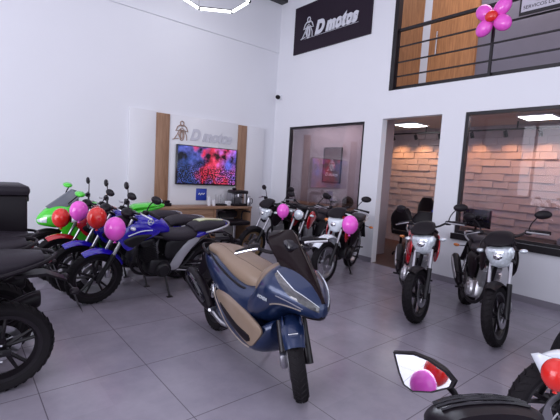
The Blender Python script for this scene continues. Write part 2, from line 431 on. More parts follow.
# sign board on the railing
sg = empty('railing_sign', 'pale signboard with dark lettering hung on the mezzanine railing', 'sign', (XW-.02, 1.62, 3.90))
MB().box((0, 0, .20), (.02, 1.30, .52)).build('frame', M['blackm'], sg)
MB().box((-.012, 0, .21), (.008, 1.25, .46)).build('board', mat('sign_face', (.50, .47, .54), .5), sg)
TM = Matrix(((0, 0, -1, -.018), (-1, 0, 0, .52), (0, 1, 0, .09), (0, 0, 0, 1)))
text_mesh('lettering', 'UN', .34, .001, M['black'], sg, TM, 0, .004)
TM2 = Matrix(((0, 0, -1, -.018), (-1, 0, 0, .60), (0, 1, 0, .012), (0, 0, 0, 1)))
text_mesh('small_lettering', 'SERVICOS DE', .062, .001, M['black'], sg, TM2, 0, 0)

# ------------------------------------------------------------------ hexagonal lamp
hx = empty('hexagon_lamp', 'glowing white hexagonal tube lamp hanging high above the bikes', 'lamp', (3.52, 6.32, 4.50))
HV = [Vector((.62*math.cos(R(a)), .62*math.sin(R(a)), 0)) for a in range(-34, 326, 60)]
for i in range(6):
    p, q = HV[i], HV[(i+1) % 6]; d = (q-p).normalized()
    MB().tube([p+d*.03, q-d*.03], .022, 10).build('light_tube', EMW, hx)
    MB().tube([p+d*.02+Vector((0, 0, .028)), q-d*.02+Vector((0, 0, .028))], .014, 6).build('holder', M['blackm'], hx)
    MB().ell(p, (.03, .03, .03), 10, 8).build('joint', M['blackm'], hx)
for i in (0, 2, 4): MB().tube([HV[i], HV[i]+Vector((0, 0, 1.1))], .003, 5).build('cable', M['blackm'], hx)

# ------------------------------------------------------------------ emblem used on the shop's logo signs
def emblem(b, o, ux, uz, n, s, rt=.012):
    """rider on a motorcycle seen head on, drawn with thin rods. o origin, ux right, uz up, n out."""
    P = lambda a, c: o + ux*(a*s) + uz*(c*s) + n*.004
    def pl(pts, r=rt): b.tube([P(*p) for p in pts], r*s, 6)
    circ = lambda cx, cy, ra, rb, k=14: [(cx+ra*math.cos(2*PI*i/k), cy+rb*math.sin(2*PI*i/k)) for i in range(k+1)]
    pl(circ(.5, .30, .13, .30), .035); pl(circ(.5, .30, .06, .20), .02)
    pl(circ(.5, .98, .11, .12), .03)
    pl([(.40, .88), (.22, .76), (.12, .52), (.30, .56)], .03); pl([(.60, .88), (.78, .76), (.88, .52), (.70, .56)], .03)
    pl([(.36, .62), (.5, .72), (.64, .62), (.5, .52), (.36, .62)], .025)
    pl([(.36, .60), (.20, .30), (.05, .08), (-.08, .02), (.30, .10)], .025); pl([(.64, .60), (.80, .30), (.82, .02)], .025)
    pl([(.30, .86), (.5, .80), (.70, .86)], .02); pl([(.26, .40), (.34, .20)], .02)
def logo(parent, o, ux, uz, n, h, m, me, ext=.004, xs=.9, bold=.02, line=True, gap=True):
    s = h
    e = MB(); emblem(e, o, ux, uz, n, s*1.15); e.build('emblem', me, parent)
    Mt = Matrix.Identity(4)
    for i in range(3):
        Mt[i][0] = ux[i]; Mt[i][1] = uz[i]; Mt[i][2] = n[i]; Mt[i][3] = (o + ux*(h*1.18) + uz*(h*.12) + n*ext)[i]
    text_mesh('lettering', 'D motos', h*1.02, ext, m, parent, Mt, .28, bold*h, .98, xs)
    if line:
        l = MB(); l.tube([o + ux*(h*.2) + n*.003, o + ux*(h*4.6) + n*.003], h*.012, 5); l.build('underline', m, parent)

# poster high on the right-hand wall
po = empty('logo_banner', 'black banner with white D motos logo, high on the right wall', 'banner', (XW, 5.83, 4.68))
MB().box((-.015, 0, 0), (.03, 2.13, 1.00)).build('board', mat('banner_black', (.020, .012, .022), .5), po)
LW = mat('logo_white', (.62, .62, .68), .5)
logo(po, Vector((-.032, .80, -.22)), Vector((0, -1, 0)), Vector((0, 0, 1)), Vector((-1, 0, 0)), .34, LW, LW, .002, .90, .075)
# camera dome
cd = empty('security_camera', 'tiny dark security camera on the right wall beside the corner', 'security camera', (XW-.02, 7.28, 3.30))
MB().box((0, 0, 0), (.04, .10, .10), bev=.01).build('mount', M['white'], cd)
MB().ell((-.07, 0, 0), (.06, .05, .05)).build('camera_body', M['black'], cd)

# ------------------------------------------------------------------ TV wall
pn = empty('tv_wall_panel', 'large white panel with two oak strips behind the television', 'wall panel', (0, YW, 0))
def pb(name, m, x0, x1, z0, z1, d0, d1): return MB().box(((x0+x1)/2, -(d0+d1)/2, (z0+z1)/2), (x1-x0, d1-d0, z1-z0), bev=.004).build(name, m, pn)
PW = mat('panel_white', (.70, .69, .72), .35, coat=.1, noise=.01)
pb('left_wing', PW, 2.50, 3.00, .06, 2.58, .0, .06)
pb('oak_strip', WOOD, 3.00, 3.27, .06, 2.56, .0, .075)
pb('centre_board', PW, 3.27, 4.87, .06, 2.57, .0, .055)
pb('oak_strip', WOOD, 4.87, 5.10, .06, 2.55, .0, .075)
pb('right_wing', PW, 5.10, 5.60, .06, 2.56, .0, .06)
lg = empty('relief_logo', 'pale D motos relief logo above the television, bronze rider emblem', 'sign', (3.36, YW-.056, 2.08))
logo(lg, Vector((0, 0, 0)), Vector((1, 0, 0)), Vector((0, 0, 1)), Vector((0, -1, 0)), .30, mat('relief_white', (.55, .54, .60), .4), mat('bronze', (.34, .22, .17), .4, .3), .006, .90, .05, False)
tv = empty('television', 'flat television showing a red and blue concert crowd', 'television', (4.115, YW-.08, 1.60))
MB().box((0, -.02, 0), (1.42, .05, .80), bev=.008).build('bezel', M['gloss'], tv)
MB().box((0, .013, 0), (.5, .018, .4)).build('wall_bracket', M['blackm'], tv)
def screen_mat():
    m = bpy.data.materials.new('tv_screen'); m.use_nodes = True; nt = m.node_tree; p = nt.nodes['Principled BSDF']; L = nt.links.new
    tc = nt.nodes.new('ShaderNodeTexCoord'); s = nt.nodes.new('ShaderNodeSeparateXYZ'); L(tc.outputs['Object'], s.inputs[0])
    nz = nt.nodes.new('ShaderNodeTexNoise'); nz.inputs['Scale'].default_value = 3.2; nz.inputs['Detail'].default_value = 2; L(tc.outputs['Object'], nz.inputs['Vector'])
    a = nt.nodes.new('ShaderNodeMath'); a.operation = 'MULTIPLY_ADD'; L(s.outputs[0], a.inputs[0]); a.inputs[1].default_value = .55; L(nz.outputs['Fac'], a.inputs[2])
    cr = nt.nodes.new('ShaderNodeValToRGB'); e = cr.color_ramp.elements
    e[0].position = .15; e[0].color = (.02, .05, .22, 1); e[1].position = .95; e[1].color = (.10, .10, .55, 1)
    for ps, c in ((.36, (.09, .10, .42, 1)), (.50, (.55, .02, .05, 1)), (.63, (.75, .05, .12, 1)), (.78, (.45, .12, .55, 1))):
        q = e.new(ps); q.color = c
    L(a.outputs[0], cr.inputs[0])
    vo = nt.nodes.new('ShaderNodeTexVoronoi'); vo.inputs['Scale'].default_value = 26; L(tc.outputs['Object'], vo.inputs['Vector'])
    n2 = nt.nodes.new('ShaderNodeTexNoise'); n2.inputs['Scale'].default_value = 17; n2.inputs['Detail'].default_value = 6; L(tc.outputs['Object'], n2.inputs['Vector'])
    mr = nt.nodes.new('ShaderNodeMapRange'); L(n2.outputs['Fac'], mr.inputs[0]); mr.inputs[1].default_value = .46; mr.inputs[2].default_value = .70; mr.inputs[3].default_value = .02; mr.inputs[4].default_value = 1.5
    # crowd at the bottom is darker and speckled
    z = nt.nodes.new('ShaderNodeMapRange'); L(s.outputs[2], z.inputs[0]); z.inputs[1].default_value = -.40; z.inputs[2].default_value = .12; z.inputs[3].default_value = .35; z.inputs[4].default_value = 1.25
    n2.inputs['Scale'].default_value = 38
    n3 = nt.nodes.new('ShaderNodeTexNoise'); n3.inputs['Scale'].default_value = 6.5; n3.inputs['Detail'].default_value = 3; L(tc.outputs['Object'], n3.inputs['Vector'])
    m3 = nt.nodes.new('ShaderNodeMapRange'); L(n3.outputs['Fac'], m3.inputs[0]); m3.inputs[1].default_value = .38; m3.inputs[2].default_value = .70; m3.inputs[3].default_value = .02; m3.inputs[4].default_value = 1.5
    zf = nt.nodes.new('ShaderNodeMapRange'); L(s.outputs[2], zf.inputs[0]); zf.inputs[1].default_value = -.12; zf.inputs[2].default_value = .12
    mm = nt.nodes.new('ShaderNodeMix'); mm.data_type = 'FLOAT'; L(zf.outputs[0], mm.inputs[0]); L(mr.outputs[0], mm.inputs[2]); L(m3.outputs[0], mm.inputs[3])
    vm = nt.nodes.new('ShaderNodeVectorMath'); vm.operation = 'MULTIPLY'; L(cr.outputs[0], vm.inputs[0]); L(mm.outputs[0], vm.inputs[1])
    p.inputs['Base Color'].default_value = (.005, .005, .008, 1); p.inputs['Roughness'].default_value = .15
    L(vm.outputs[0], p.inputs['Emission Color']); p.inputs['Emission Strength'].default_value = 1.1
    return m
MB().box((0, -.047, .005), (1.37, .004, .75)).build('screen', screen_mat(), tv)
# counter under the TV
ct = empty('coffee_counter', 'light oak counter with open niche under the television', 'counter', (0, YW, 0))
def cb(name, m, x0, x1, z0, z1, d0, d1): return MB().box(((x0+x1)/2, -(d0+d1)/2, (z0+z1)/2), (x1-x0, d1-d0, z1-z0), bev=.003).build(name, m, ct)
cb('worktop', WOODH, 2.85, 4.98, .745, .79, .09, .58)
cb('side_panel', WOOD, 4.90, 4.97, 0, .743, .10, .57)
cb('side_panel', WOOD, 2.87, 2.93, 0, .743, .10, .57)
cb('front_panel', WOODH, 2.94, 4.05, .03, .742, .50, .555)
cb('divider', WOOD, 4.06, 4.10, 0, .742, .10, .57)
def counter_item_z(z): return z
bs = empty('wifi_sign', 'small square blue sign stuck on the panel above the counter', 'sign', (4.02, YW-.058, 1.00))
MB().box((0, -.004, 0), (.25, .008, .25), bev=.003).build('plate', mat('sign_blue', (.02, .05, .36), .3), bs)
b = MB(); b.tube([(-.07, -.011, .0), (-.05, -.011, .03), (-.02, -.011, -.01), (.01, -.011, .03), (.04, -.011, .0), (.07, -.011, .03)], .010, 6); b.build('squiggle', M['white'], bs)
cf = empty('espresso_machine', 'black and steel espresso machine on the counter right end', 'coffee machine', (4.73, YW-.32, .79))
MB().box((0, .06, .16), (.30, .20, .30), bev=.02).build('housing', M['steel'], cf)
MB().box((0, -.02, .025), (.34, .34, .05), bev=.01).build('drip_tray', M['black'], cf)
MB().box((0, -.06, .30), (.34, .30, .07), bev=.015).build('head', M['blackm'], cf)
for s_ in (-1, 1): MB().tube([(s_*.15, -.17, .05), (s_*.15, -.17, .28)], .012).build('column', M['blackm'], cf)
MB().tube([(0, -.10, .27), (0, -.10, .20)], .035, 14).build('group_head', M['chrome'], cf)
MB().tube([(0, -.10, .20), (.02, -.24, .19)], .012).build('portafilter', M['black'], cf)
MB().ell((-.09, -.05, .36), (.05, .05, .03)).build('knob', M['black'], cf)
kt = empty('coffee_carafe', 'steel carafe standing right of the espresso machine', 'carafe', (4.94, YW-.50, .79))
MB().lathe([(0, 0), (.045, 0), (.055, .05), (.05, .12), (.03, .19), (.035, .22), (0, .225)], (0, 0, 0), 'z', 16).build('body', M['steel'], kt)
MB().tube([(.045, 0, .17), (.09, 0, .15), (.09, 0, .07), (.05, 0, .05)], .008, 6, 3).build('handle', M['black'], kt)
ty = empty('serving_tray', 'dark serving tray with upright rods on the counter', 'tray', (4.34, YW-.30, .79))
MB().box((0, 0, .02), (.24, .18, .035), bev=.01).build('tray', M['black'], ty)
for k in range(4): MB().tube([(-.09+.06*k, .03, .03), (-.09+.06*k, .03, .24 - .03*(k % 2))], .006, 6).build('rod', M['steel'], ty)
for k, (x, y, lb) in enumerate(((4.08, -.30, 'stack of white paper cups left of the serving tray'), (4.17, -.34, 'shorter stack of white paper cups next to the tray'))):
    b = MB()
    for q in range(4 if k == 0 else 2): b.lathe([(0, .03*q), (.03, .03*q), (.042, .03*q+.09), (.045, .03*q+.092)], (0, 0, 0), 'z', 14)
    tag(b.build('paper_cup_stack', M['white']), lb, 'cups').location = (x, YW+y, .79)
np_ = MB(); np_.box((0, 0, .05), (.12, .09, .10), bev=.01); o = tag(np_.build('napkin_box', M['white']), 'white napkin box between tray and espresso machine', 'napkin box'); o.location = (4.52, YW-.33, .79)
tc_ = empty('card_terminal', 'small black device on the left end of the counter', 'device', (3.12, YW-.33, .79))
MB().box((0, 0, .03), (.20, .12, .06), bev=.012).build('base', M['black'], tc_)
MB().box((.03, .0, .085), (.09, .08, .05), bev=.012).build('head', M['black'], tc_)
MB().tube([(-.06, 0, .05), (-.06, 0, .11)], .022, 12).build('lens', M['black'], tc_)

# ------------------------------------------------------------------ meeting room seen through the left window
sh = empty('wood_shelf', 'long wooden ledge inside the left window room', 'shelf', (6.62, 6.4, 0.09))
MB().box((0, 0, .76), (.45, 3.0, .05), bev=.005).build('top', WOODH, sh)
MB().box((.15, 0, .32), (.03, 3.0, .81)).build('front_panel', mat('shelf_grey', (.25, .20, .22), .5), sh)
def helmet(x, y, m, lb, s=1.0):
    h = empty('helmet', lb, 'helmet', (x, y, .875), R(200), 'helmets behind the window')
    L_ = MB()
    L_.ell((0, 0, .13*s), (.15*s, .125*s, .13*s)); L_.build('shell', m, h)
    MB().ell((.045*s, 0, .125*s), (.115*s, .108*s, .055*s)).build('visor', M['smoke'], h)
    MB().box((.08*s, 0, .035*s), (.10*s, .17*s, .06*s), bev=.02).build('chin_bar', m, h)
helmet(6.55, 5.92, M['silver'], 'silver helmet with dark visor on the ledge, left of the black one', .9)
helmet(6.55, 5.55, M['black'], 'dark helmet on the ledge behind the left window, right of the silver one', 1.0)
ps = empty('framed_poster', 'tall dark poster with white emblem inside the left window room', 'poster', (6.895, 6.39, 1.80))
MB().box((-.01, 0, 0), (.02, .54, .80)).build('print', mat('poster_brown', (.10, .05, .055), .4, noise=.35, scale=2), ps)
f = MB(); f.box((-.015, 0, .405), (.03, .57, .025)); f.box((-.015, 0, -.405), (.03, .57, .025)); f.box((-.015, .275, 0), (.03, .025, .80)); f.box((-.015, -.275, 0), (.03, .025, .80)); f.build('frame', M['black'], ps)
b = MB(); emblem(b, Vector((-.022, .12, -.13)), Vector((0, -1, 0)), Vector((0, 0, 1)), Vector((-1, 0, 0)), .24); b.build('emblem', LW, ps)
Mt = Matrix(((0, 0, -1, -.022), (-1, 0, 0, .20), (0, 1, 0, -.25), (0, 0, 0, 1))); text_mesh('lettering', 'D motos', .11, .001, LW, ps, Mt, .25, .003)

# ------------------------------------------------------------------ office desk and chairs through the doorway
dk = empty('office_desk', 'dark office desk seen through the doorway', 'desk', (7.86, 4.35, 0))
MB().box((0, 0, .74), (.70, 1.0, .04), bev=.005).build('top', M['black'], dk)
MB().box((-.05, 0, .40), (.03, .92, .62)).build('modesty_panel', mat('desk_dark', (.035, .018, .018), .5), dk)
for sx in (-1, 1):
    for sy in (-1, 1): MB().box((sx*.31, sy*.46, .36), (.04, .04, .72)).build('leg', M['blackm'], dk)
bt = MB(); bt.lathe([(0, 0), (.035, 0), (.037, .14), (.014, .18), (.014, .21), (0, .21)], (0, 0, 0), 'z', 14)
o = tag(bt.build('blue_bottle', mat('blue_bottle', (.03, .06, .40), .2, coat=.6)), 'blue bottle standing on the office desk', 'bottle'); o.location = (7.66, 4.2, .76)
def office_chair(x, y, rz, lb, high=True, hb=None):
    c = empty('office_chair', lb, 'chair', (x, y, 0), rz, 'office chairs' if x > 5 else None)
    MB().box((0, 0, .48), (.48, .50, .09), bev=.04).build('seat', M['black'], c)
    b = MB(); hh = hb or (.62 if high else .45)
    b.rings([[Vector((-.24-.04*math.sin(PI*k/6), wy*math.cos(a), .55 + hh*k/6 + .0)) + Vector((.035*math.sin(a), 0, 0)) for a in [2*PI*q/16 for q in range(16)]] for k, wy in enumerate((.19, .23, .245, .245, .23, .19, .12))])
    b.build('backrest', M['black'], c)
    for s_ in (-1, 1): MB().tube([(-.15, s_*.27, .48), (-.15, s_*.29, .68), (.12, s_*.29, .70)], .018, 8, 3).build('armrest', M['black'], c)
    MB().tube([(0, 0, .10), (0, 0, .45)], .028, 10).build('column', M['steel'], c)
    for k in range(5):
        a = 2*PI*k/5; MB().tube([(0, 0, .11), (.28*math.cos(a), .28*math.sin(a), .06)], [.022, .015], 8).build('leg', M['black'], c)
        MB().ell((.28*math.cos(a), .28*math.sin(a), .03), (.03, .02, .03), 10, 8).build('caster', M['black'], c)
office_chair(8.40, 4.9, R(180), 'tall black office chair behind the desk')
office_chair(7.2, 4.44, R(0), 'black visitor chair in front of the desk, by the door frame', False)
office_chair(6.9, 3.86, R(20), 'black visitor chair in front of the desk, nearest the right column', False)

office_chair(4.48, 6.78, R(-90), 'low black swivel chair tucked into the counter niche', False, .17)
# ------------------------------------------------------------------ things behind the right window
mn = empty('computer_monitor', 'dark computer monitor low behind the right window by its left frame', 'monitor', (7.1, 3.05, .74), R(170))
MB().box((0, 0, .22), (.03, .52, .32), bev=.006).build('screen', M['gloss'], mn)
MB().tube([(0, 0, .01), (0, 0, .12)], .02).build('stand', M['black'], mn)
MB().box((0, 0, .01), (.18, .22, .02), bev=.005).build('foot', M['black'], mn)
sd = empty('side_desk', 'dark desk inside the right window', 'desk', (7.1, 2.62, 0))
MB().box((0, 0, .71), (.6, 1.6, .05)).build('top', M['black'], sd)
for sy in (-1, 1): MB().box((0, sy*.74, .345), (.55, .04, .68)).build('side_panel', M['black'], sd)
pr = empty('office_printer', 'grey printer inside the right window near the photo edge', 'printer', (6.75, 1.40, 0))
MB().box((0, 0, .62), (.5, .55, .5), bev=.02).build('body', mat('printer_grey', (.20, .19, .22), .4), pr)
MB().box((0, 0, .185), (.5, .6, .36)).build('cabinet', M['black'], pr)
MB().box((-.02, 0, .885), (.44, .48, .03), bev=.01).build('lid', M['black'], pr)

# ================================================================== MOTORCYCLE PARTS
def steer_T(ang, hx=.67, hz=.31, rake=25):
    # rotation about the inclined steering axis through the front hub line
    ax = Vector((-math.sin(R(rake)), 0, math.cos(R(rake))))
    p = Vector((hx-.05, 0, hz))
    return Matrix.Translation(p) @ Matrix.Rotation(ang, 4, ax) @ Matrix.Translation(-p)
def wheel(root, x, z, r, wid, T=None, spokes='alloy', rim_m=None, disc=True, side=1, name='wheel', n=44, big=False):
    rim_m = rim_m or M['blackm']
    rr_ = r - (.085 if not big else .07)        # rim radius
    b = MB(T); w2 = wid*.36
    prof = [(rr_+.012, -w2), (rr_+.012, -w2+.012), (rr_-.012, -w2+.02), (rr_-.02, 0), (rr_-.012, w2-.02), (rr_+.012, w2-.012), (rr_+.012, w2), (rr_-.012, w2-.004), (rr_-.03, 0), (rr_-.012, -w2+.004)]
    b.lathe(prof, (x, 0, z), 'y', n, True)
    b.lathe([(0, -.045), (.028, -.045), (.034, -.03), (.034, .03), (.028, .045), (0, .045)], (x, 0, z), 'y', 16)
    if spokes == 'alloy':
        for k in range(5):
            for d in (-.16, .16):
                a = 2*PI*k/5 + .3; c = (math.cos(a), math.sin(a)); e = (math.cos(a+d), math.sin(a+d))
                b.tube([(x+.03*c[0], 0, z+.03*c[1]), (x+(rr_-.018)*e[0], 0, z+(rr_-.018)*e[1])], [.016, .011], 6)
    elif spokes == 'five':
        for k in range(5):
            a = 2*PI*k/5 + .3; c = (math.cos(a), math.sin(a))
            b.tube([(x+.03*c[0], 0, z+.03*c[1]), (x+(rr_-.018)*c[0], 0, z+(rr_-.018)*c[1])], [.028, .016], 6)
    else:
        for k in range(18):
            a = 2*PI*k/18; s_ = 1 if k % 2 else -1; e = a + .35*(1 if k % 4 < 2 else -1)
            b.tube([(x+.032*math.cos(a), s_*.035, z+.032*math.sin(a)), (x+(rr_-.01)*math.cos(e), s_*.008, z+(rr_-.01)*math.sin(e))], .0028, 4)
    o = b.build(name, rim_m, root)
    t = MB(T); W = wid/2; h = r-rr_
    prof = [(rr_+.004, -W*.62), (rr_+h*.35, -W*.95), (rr_+h*.65, -W), (r-.018, -W*.80), (r-.005, -W*.45), (r, 0), (r-.005, W*.45), (r-.018, W*.80), (rr_+h*.65, W), (rr_+h*.35, W*.95), (rr_+.004, W*.62)]
    t.lathe(prof, (x, 0, z), 'y', 48)
    # tread blocks cut as raised slanted ribs
    for k in range(36):
        a = 2*PI*k/36
        for s_ in (-1, 1):
            q = []
            for f_, y_, rd in ((0, .10, r+.0015), (.07, .55, r-.005), (.10, .78, r-.014)):
                q.append((x+rd*math.cos(a+f_), s_*y_*W, z+rd*math.sin(a+f_)))
            t.tube(q, .0045, 4)
    t.build('tyre', M['rubber'], o)
    if disc:
        d = MB(T); y = side*(.058 if not big else .06)
        d.lathe([(.075, y-.003), (.125, y-.003), (.125, y+.003), (.075, y+.003)], (x, 0, z), 'y', 36, True)
        for k in range(5):
            a = 2*PI*k/5; d.tube([(x+.03*math.cos(a), y, z+.03*math.sin(a)), (x+.08*math.cos(a+.2), y, z+.08*math.sin(a+.2))], .006, 5)
        d.build('brake_disc', M['steel'], o)
    return o
def arc_fender(x, z, r, a0, a1, wid, T=None, th=.006, n=14, taper=.6):
    b = MB(T); rows = []
    for i in range(n+1):
        t = i/n; a = R(a0 + (a1-a0)*t); w_ = wid*(taper + (1-taper)*math.sin(PI*min(1, max(0, t*.9+.05)))**.6)
        ring = []
        for k in range(9):
            p = -1 + 2*k/8; rad = r - .035*abs(p)**2.2
            ring.append(Vector((x+rad*math.cos(a), p*w_, z+rad*math.sin(a))))
        for k in range(8, -1, -1):
            p = -1 + 2*k/8; rad = r - th - .035*abs(p)**2.2
            ring.append(Vector((x+rad*math.cos(a), p*(w_-.004), z+rad*math.sin(a))))
        rows.append(ring)
    b.rings(rows); return b
def pair(f):
    for s_ in (1, -1): f(s_)

# ================================================================== THE BLUE SCOOTER (hero)
def scooter():
    root = empty('scooter', 'navy blue maxi scooter with tan seat in the middle of the floor', 'scooter', (SC_X, SC_Y, 0), SC_H, lean=R(SC_L))
    HX, RX, WZ, WR = .655, -.665, .268, .268
    ST = steer_T(R(-36), HX, WZ, 26.5)
    wheel(root, HX, WZ, WR, .105, ST, 'five', M['blackm'], True, -1, 'front_wheel')
    wheel(root, RX, .262, .262, .125, None, 'five', M['blackm'], True, -1, 'rear_wheel')
    # forks
    for s_ in (1, -1):
        b = MB(ST); b.tube([(HX+.01, s_*.085, WZ-.03), (HX-.03, s_*.085, .36), (HX-.12, s_*.085, .52)], [.030, .027, .024], 12); b.build('fork_leg', M['blackm'], root)
    lab(MB(ST).box((HX+.05, -.085, WZ+.04), (.07, .05, .10), bev=.015).build('brake_caliper', M['steel'], root), 'grey metal caliper')
    b = arc_fender(HX, WZ, .315, 168, 42, .078, ST, .006, 16, .75)
    fd = b.build('front_fender', M['navy'], root)
    b = MB(ST)
    for s_ in (1, -1): b.puff([(.50, .40), (.58, .56), (.70, .58), (.76, .47), (.70, .38), (.60, .44)], .066, .014, s_)
    b.build('fender_side', M['navy'], fd)
    b = MB(ST); b.tube([(.84, -.03, .545), (.845, 0, .548), (.84, .03, .545)], .005, 6); b.build('fender_badge', M['chrome'], fd)
    # front body
    FB = Loft([(.825, .655, .016, .028, 2), (.81, .66, .055, .058, 1.9), (.755, .68, .112, .095, 1.8), (.68, .705, .168, .130, 1.7), (.59, .725, .222, .160, 1.7), (.50, .725, .256, .188, 1.8), (.43, .70, .256, .215, 1.9), (.37, .66, .252, .215, 2.0), (.31, .60, .24, .185, 2.1), (.22, .54, .22, .15, 2.2)], n=44, dens=5)
    fb = FB.build('front_fairing', M['navy'], root)
    # dark nose mouth under the lights and between them
    b = MB(); FB.patch(b, [(.02, .86), (.30, .86), (.30, .64), (.02, .64)], .003); b.build('nose_grille', M['black'], fb)
    # headlights: swept clear strips either side
    for s_ in (0, 1):
        m_ = lambda v: (v if v < .5 else v-1) if s_ == 0 else .5 - (v if v < .5 else v-1)
        b = MB(); FB.patch(b, [(.06, m_(.005)), (.34, m_(.025)), (.34, m_(.085)), (.08, m_(.105))], .006, 10, 6)
        h = b.build('headlight', mat('smoked_headlight', (.10, .095, .10), .06, .5, coat=1, noise=.7, scale=35), fb)
        b = MB(); FB.patch(b, [(.34, m_(.025)), (.56, m_(.105)), (.56, m_(.125)), (.34, m_(.085))], .006, 10, 5)
        b.build('upper_headlight', mat('smoked_headlight', (.2, .19, .2), .06), fb)
        b = MB(); FB.patch(b, [(.09, m_(.105)), (.34, m_(.083)), (.34, m_(.088)), (.09, m_(.111))], .009, 10, 3)
        b.build('light_strip', M['lens'], fb)
        b = MB(); FB.patch(b, [(.34, m_(.083)), (.57, m_(.124)), (.57, m_(.128)), (.34, m_(.088))], .009, 10, 3)
        b.build('light_strip', M['lens'], fb)
        # crease accents lower on the side
        b = MB(); FB.patch(b, [(.24, m_(.955)), (.46, m_(.972)), (.46, m_(.977)), (.24, m_(.963))], .006, 10, 2); b.build('side_crease', M['silver'], fb)
        b = MB(); FB.patch(b, [(.26, m_(.925)), (.56, m_(.900)), (.56, m_(.907)), (.26, m_(.932))], .006, 10, 2); b.build('lower_trim', mat('tan_trim', (.5, .42, .36), .3, .4), fb)
    
    Mt = Matrix.Translation((.50, -.250, .655)) @ Matrix.Rotation(PI, 4, 'Z') @ Matrix.Rotation(PI/2, 4, 'X')
    # reads left to right from the bike's right side
    Mt = Matrix.Translation((.40, -.257, .65)) @ Matrix.Rotation(R(0), 4, 'Y') @ Matrix.Rotation(R(90), 4, 'X')
    text_mesh('side_lettering', 'HONDA', .032, .002, M['lens'], fb, Mt, .2, .0008)
    # windscreen: a tall dark shield standing over the nose
    b = MB(); rows = []
    for i in range(13):
        t = i/12; x = .822 - .46*t; z = .722 + .415*t**.93; hw = (.032 + .115*math.sin(PI*min(1, t*.62+.05)))*(1 if t < .75 else math.sqrt(max(.04, 1-((t-.75)/.26)**2)))
        rows.append([Vector((x - .22*abs(p)**1.9*(.35+t*.55), p*hw, z - .035*abs(p)**2 - (1-t)*.02*abs(p))) for p in [-1+2*k/12 for k in range(13)]] +
                    [Vector((x - .22*abs(p)**1.9*(.35+t*.55) - .006, p*hw*.985, z - .035*abs(p)**2 - (1-t)*.02*abs(p) - .006)) for p in [1-2*k/12 for k in range(13)]])
    b.rings(rows); b.build('windscreen', M['smoke'], root)
    # inner leg shield and dash
    IN = Loft([(.44, .86, .12, .05), (.36, .81, .16, .09), (.28, .73, .17, .14), (.21, .67, .16, .15), (.15, .62, .13, .13)], n=24)
    IN.build('inner_shield', M['tanp'], root)
    MB().box((.44, 0, 1.03), (.10, .20, .05), Matrix.Rotation(R(30), 3, 'Y'), .02).build('dashboard', M['gloss'], root)
    # centre tunnel in taupe
    TU = Loft([(.26, .60, .14, .24), (.12, .58, .125, .20), (.0, .58, .13, .16), (-.12, .58, .14, .14)], n=24)
    TU.build('centre_tunnel', M['tanp'], root)
    # floorboards and sill
    SI = Loft([(.45, .42, .14, .08, 2.4), (.38, .34, .20, .12, 2.5), (.25, .27, .205, .095, 2.6), (.0, .27, .205, .085, 2.6), (-.25, .31, .20, .08, 2.5), (-.42, .36, .17, .07, 2.4), (-.52, .41, .12, .05, 2.3)], n=28)
    SI.build('lower_fairing', M['navy'], root)
    # main blue rear body
    RB = Loft([(-1.00, .74, .02, .02), (-.95, .73, .07, .05), (-.82, .70, .138, .085), (-.64, .655, .188, .12), (-.44, .605, .212, .175), (-.24, .55, .222, .195), (-.06, .51, .224, .195), (.10, .50, .222, .190), (.26, .52, .21, .18)], n=36, dens=4)
    rb = RB.build('rear_body', M['navy'], root)
    b = MB(); RB.patch(b, [(.02, .08), (.02, -.10), (.07, -.10), (.07, .08)], .004); RB.patch(b, [(.02, .42), (.02, .60), (.07, .60), (.07, .42)], .004); b.build('tail_light', M['redl'], rb)
    # tan lower side panels with a dark slot
    for s_ in (1, -1):
        yf = lambda a, c: .205 + .02*math.cos((a-.05)*3)
        b = MB(); b.puff([(-.34, .455), (-.33, .49), (-.25, .515), (-.10, .52), (.08, .50), (.26, .47), (.40, .435), (.44, .405), (.43, .37), (.37, .29), (.34, .262), (.29, .255), (.13, .28), (-.04, .325), (-.18, .375), (-.29, .42)], yf, .026, s_, 6, 2); b_=([(-.30, .555), (-.25, .60), (-.15, .615), (.05, .60), (.22, .575), (.33, .53), (.43, .455), (.42, .40), (.36, .345), (.28, .325), (.12, .345), (-.05, .39), (-.18, .45)])
        sp_ = b.build('side_panel', M['tanp'], root)
        b = MB(); b.puff([(-.18, .43), (-.02, .40), (.16, .36), (.32, .335), (.31, .285), (.14, .305), (-.03, .345), (-.16, .395)], lambda a, c: yf(a, c)+.022, .012, s_); b.build('foot_slot', M['black'], sp_)
    b = MB()
    for s_ in (-1,): b.tube([(-.38, s_*.205, .50), (-.32, s_*.225, .43), (-.05, s_*.240, .305), (.20, s_*.240, .255), (.34, s_*.235, .255)], .0045, 6, 4)
    b.build('sill_trim', mat('tan_trim', (.5, .42, .36), .3, .4), root)
    # seat
    SE = Loft([(.27, .66, .05, .06, 2.2), (.22, .675, .11, .085, 2.2), (.10, .69, .168, .105, 2.3), (-.06, .710, .188, .105, 2.4), (-.20, .728, .188, .092, 2.5), (-.36, .755, .180, .082, 2.5), (-.46, .770, .170, .078, 2.5), (-.56, .785, .158, .068, 2.4), (-.74, .780, .135, .058, 2.4), (-.88, .77, .085, .040, 2.3), (-.93, .765, .03, .02, 2)], n=32, dens=4)
    se = SE.build('seat', M['tan'], root)
    b = MB(); pts = []
    for u in [i/24 for i in range(2, 23)]: pts.append(SE.pt(u, .16, .001))
    b.tube(pts, .0025, 5)
    pts = [SE.pt(i/24, .34, .001) for i in range(2, 23)]; b.tube(pts, .0025, 5)
    b.build('stitching', mat('tan_stitch', (.16, .11, .085), .6), se)
    b = MB()
    for s_ in (1, -1): b.tube([(.24, s_*.08, .61), (.08, s_*.185, .62), (-.08, s_*.205, .64), (-.24, s_*.205, .665), (-.42, s_*.195, .70), (-.60, s_*.170, .735), (-.85, s_*.10, .75)], .009, 8, 4)
    b.build('seat_base', M['black'], root)
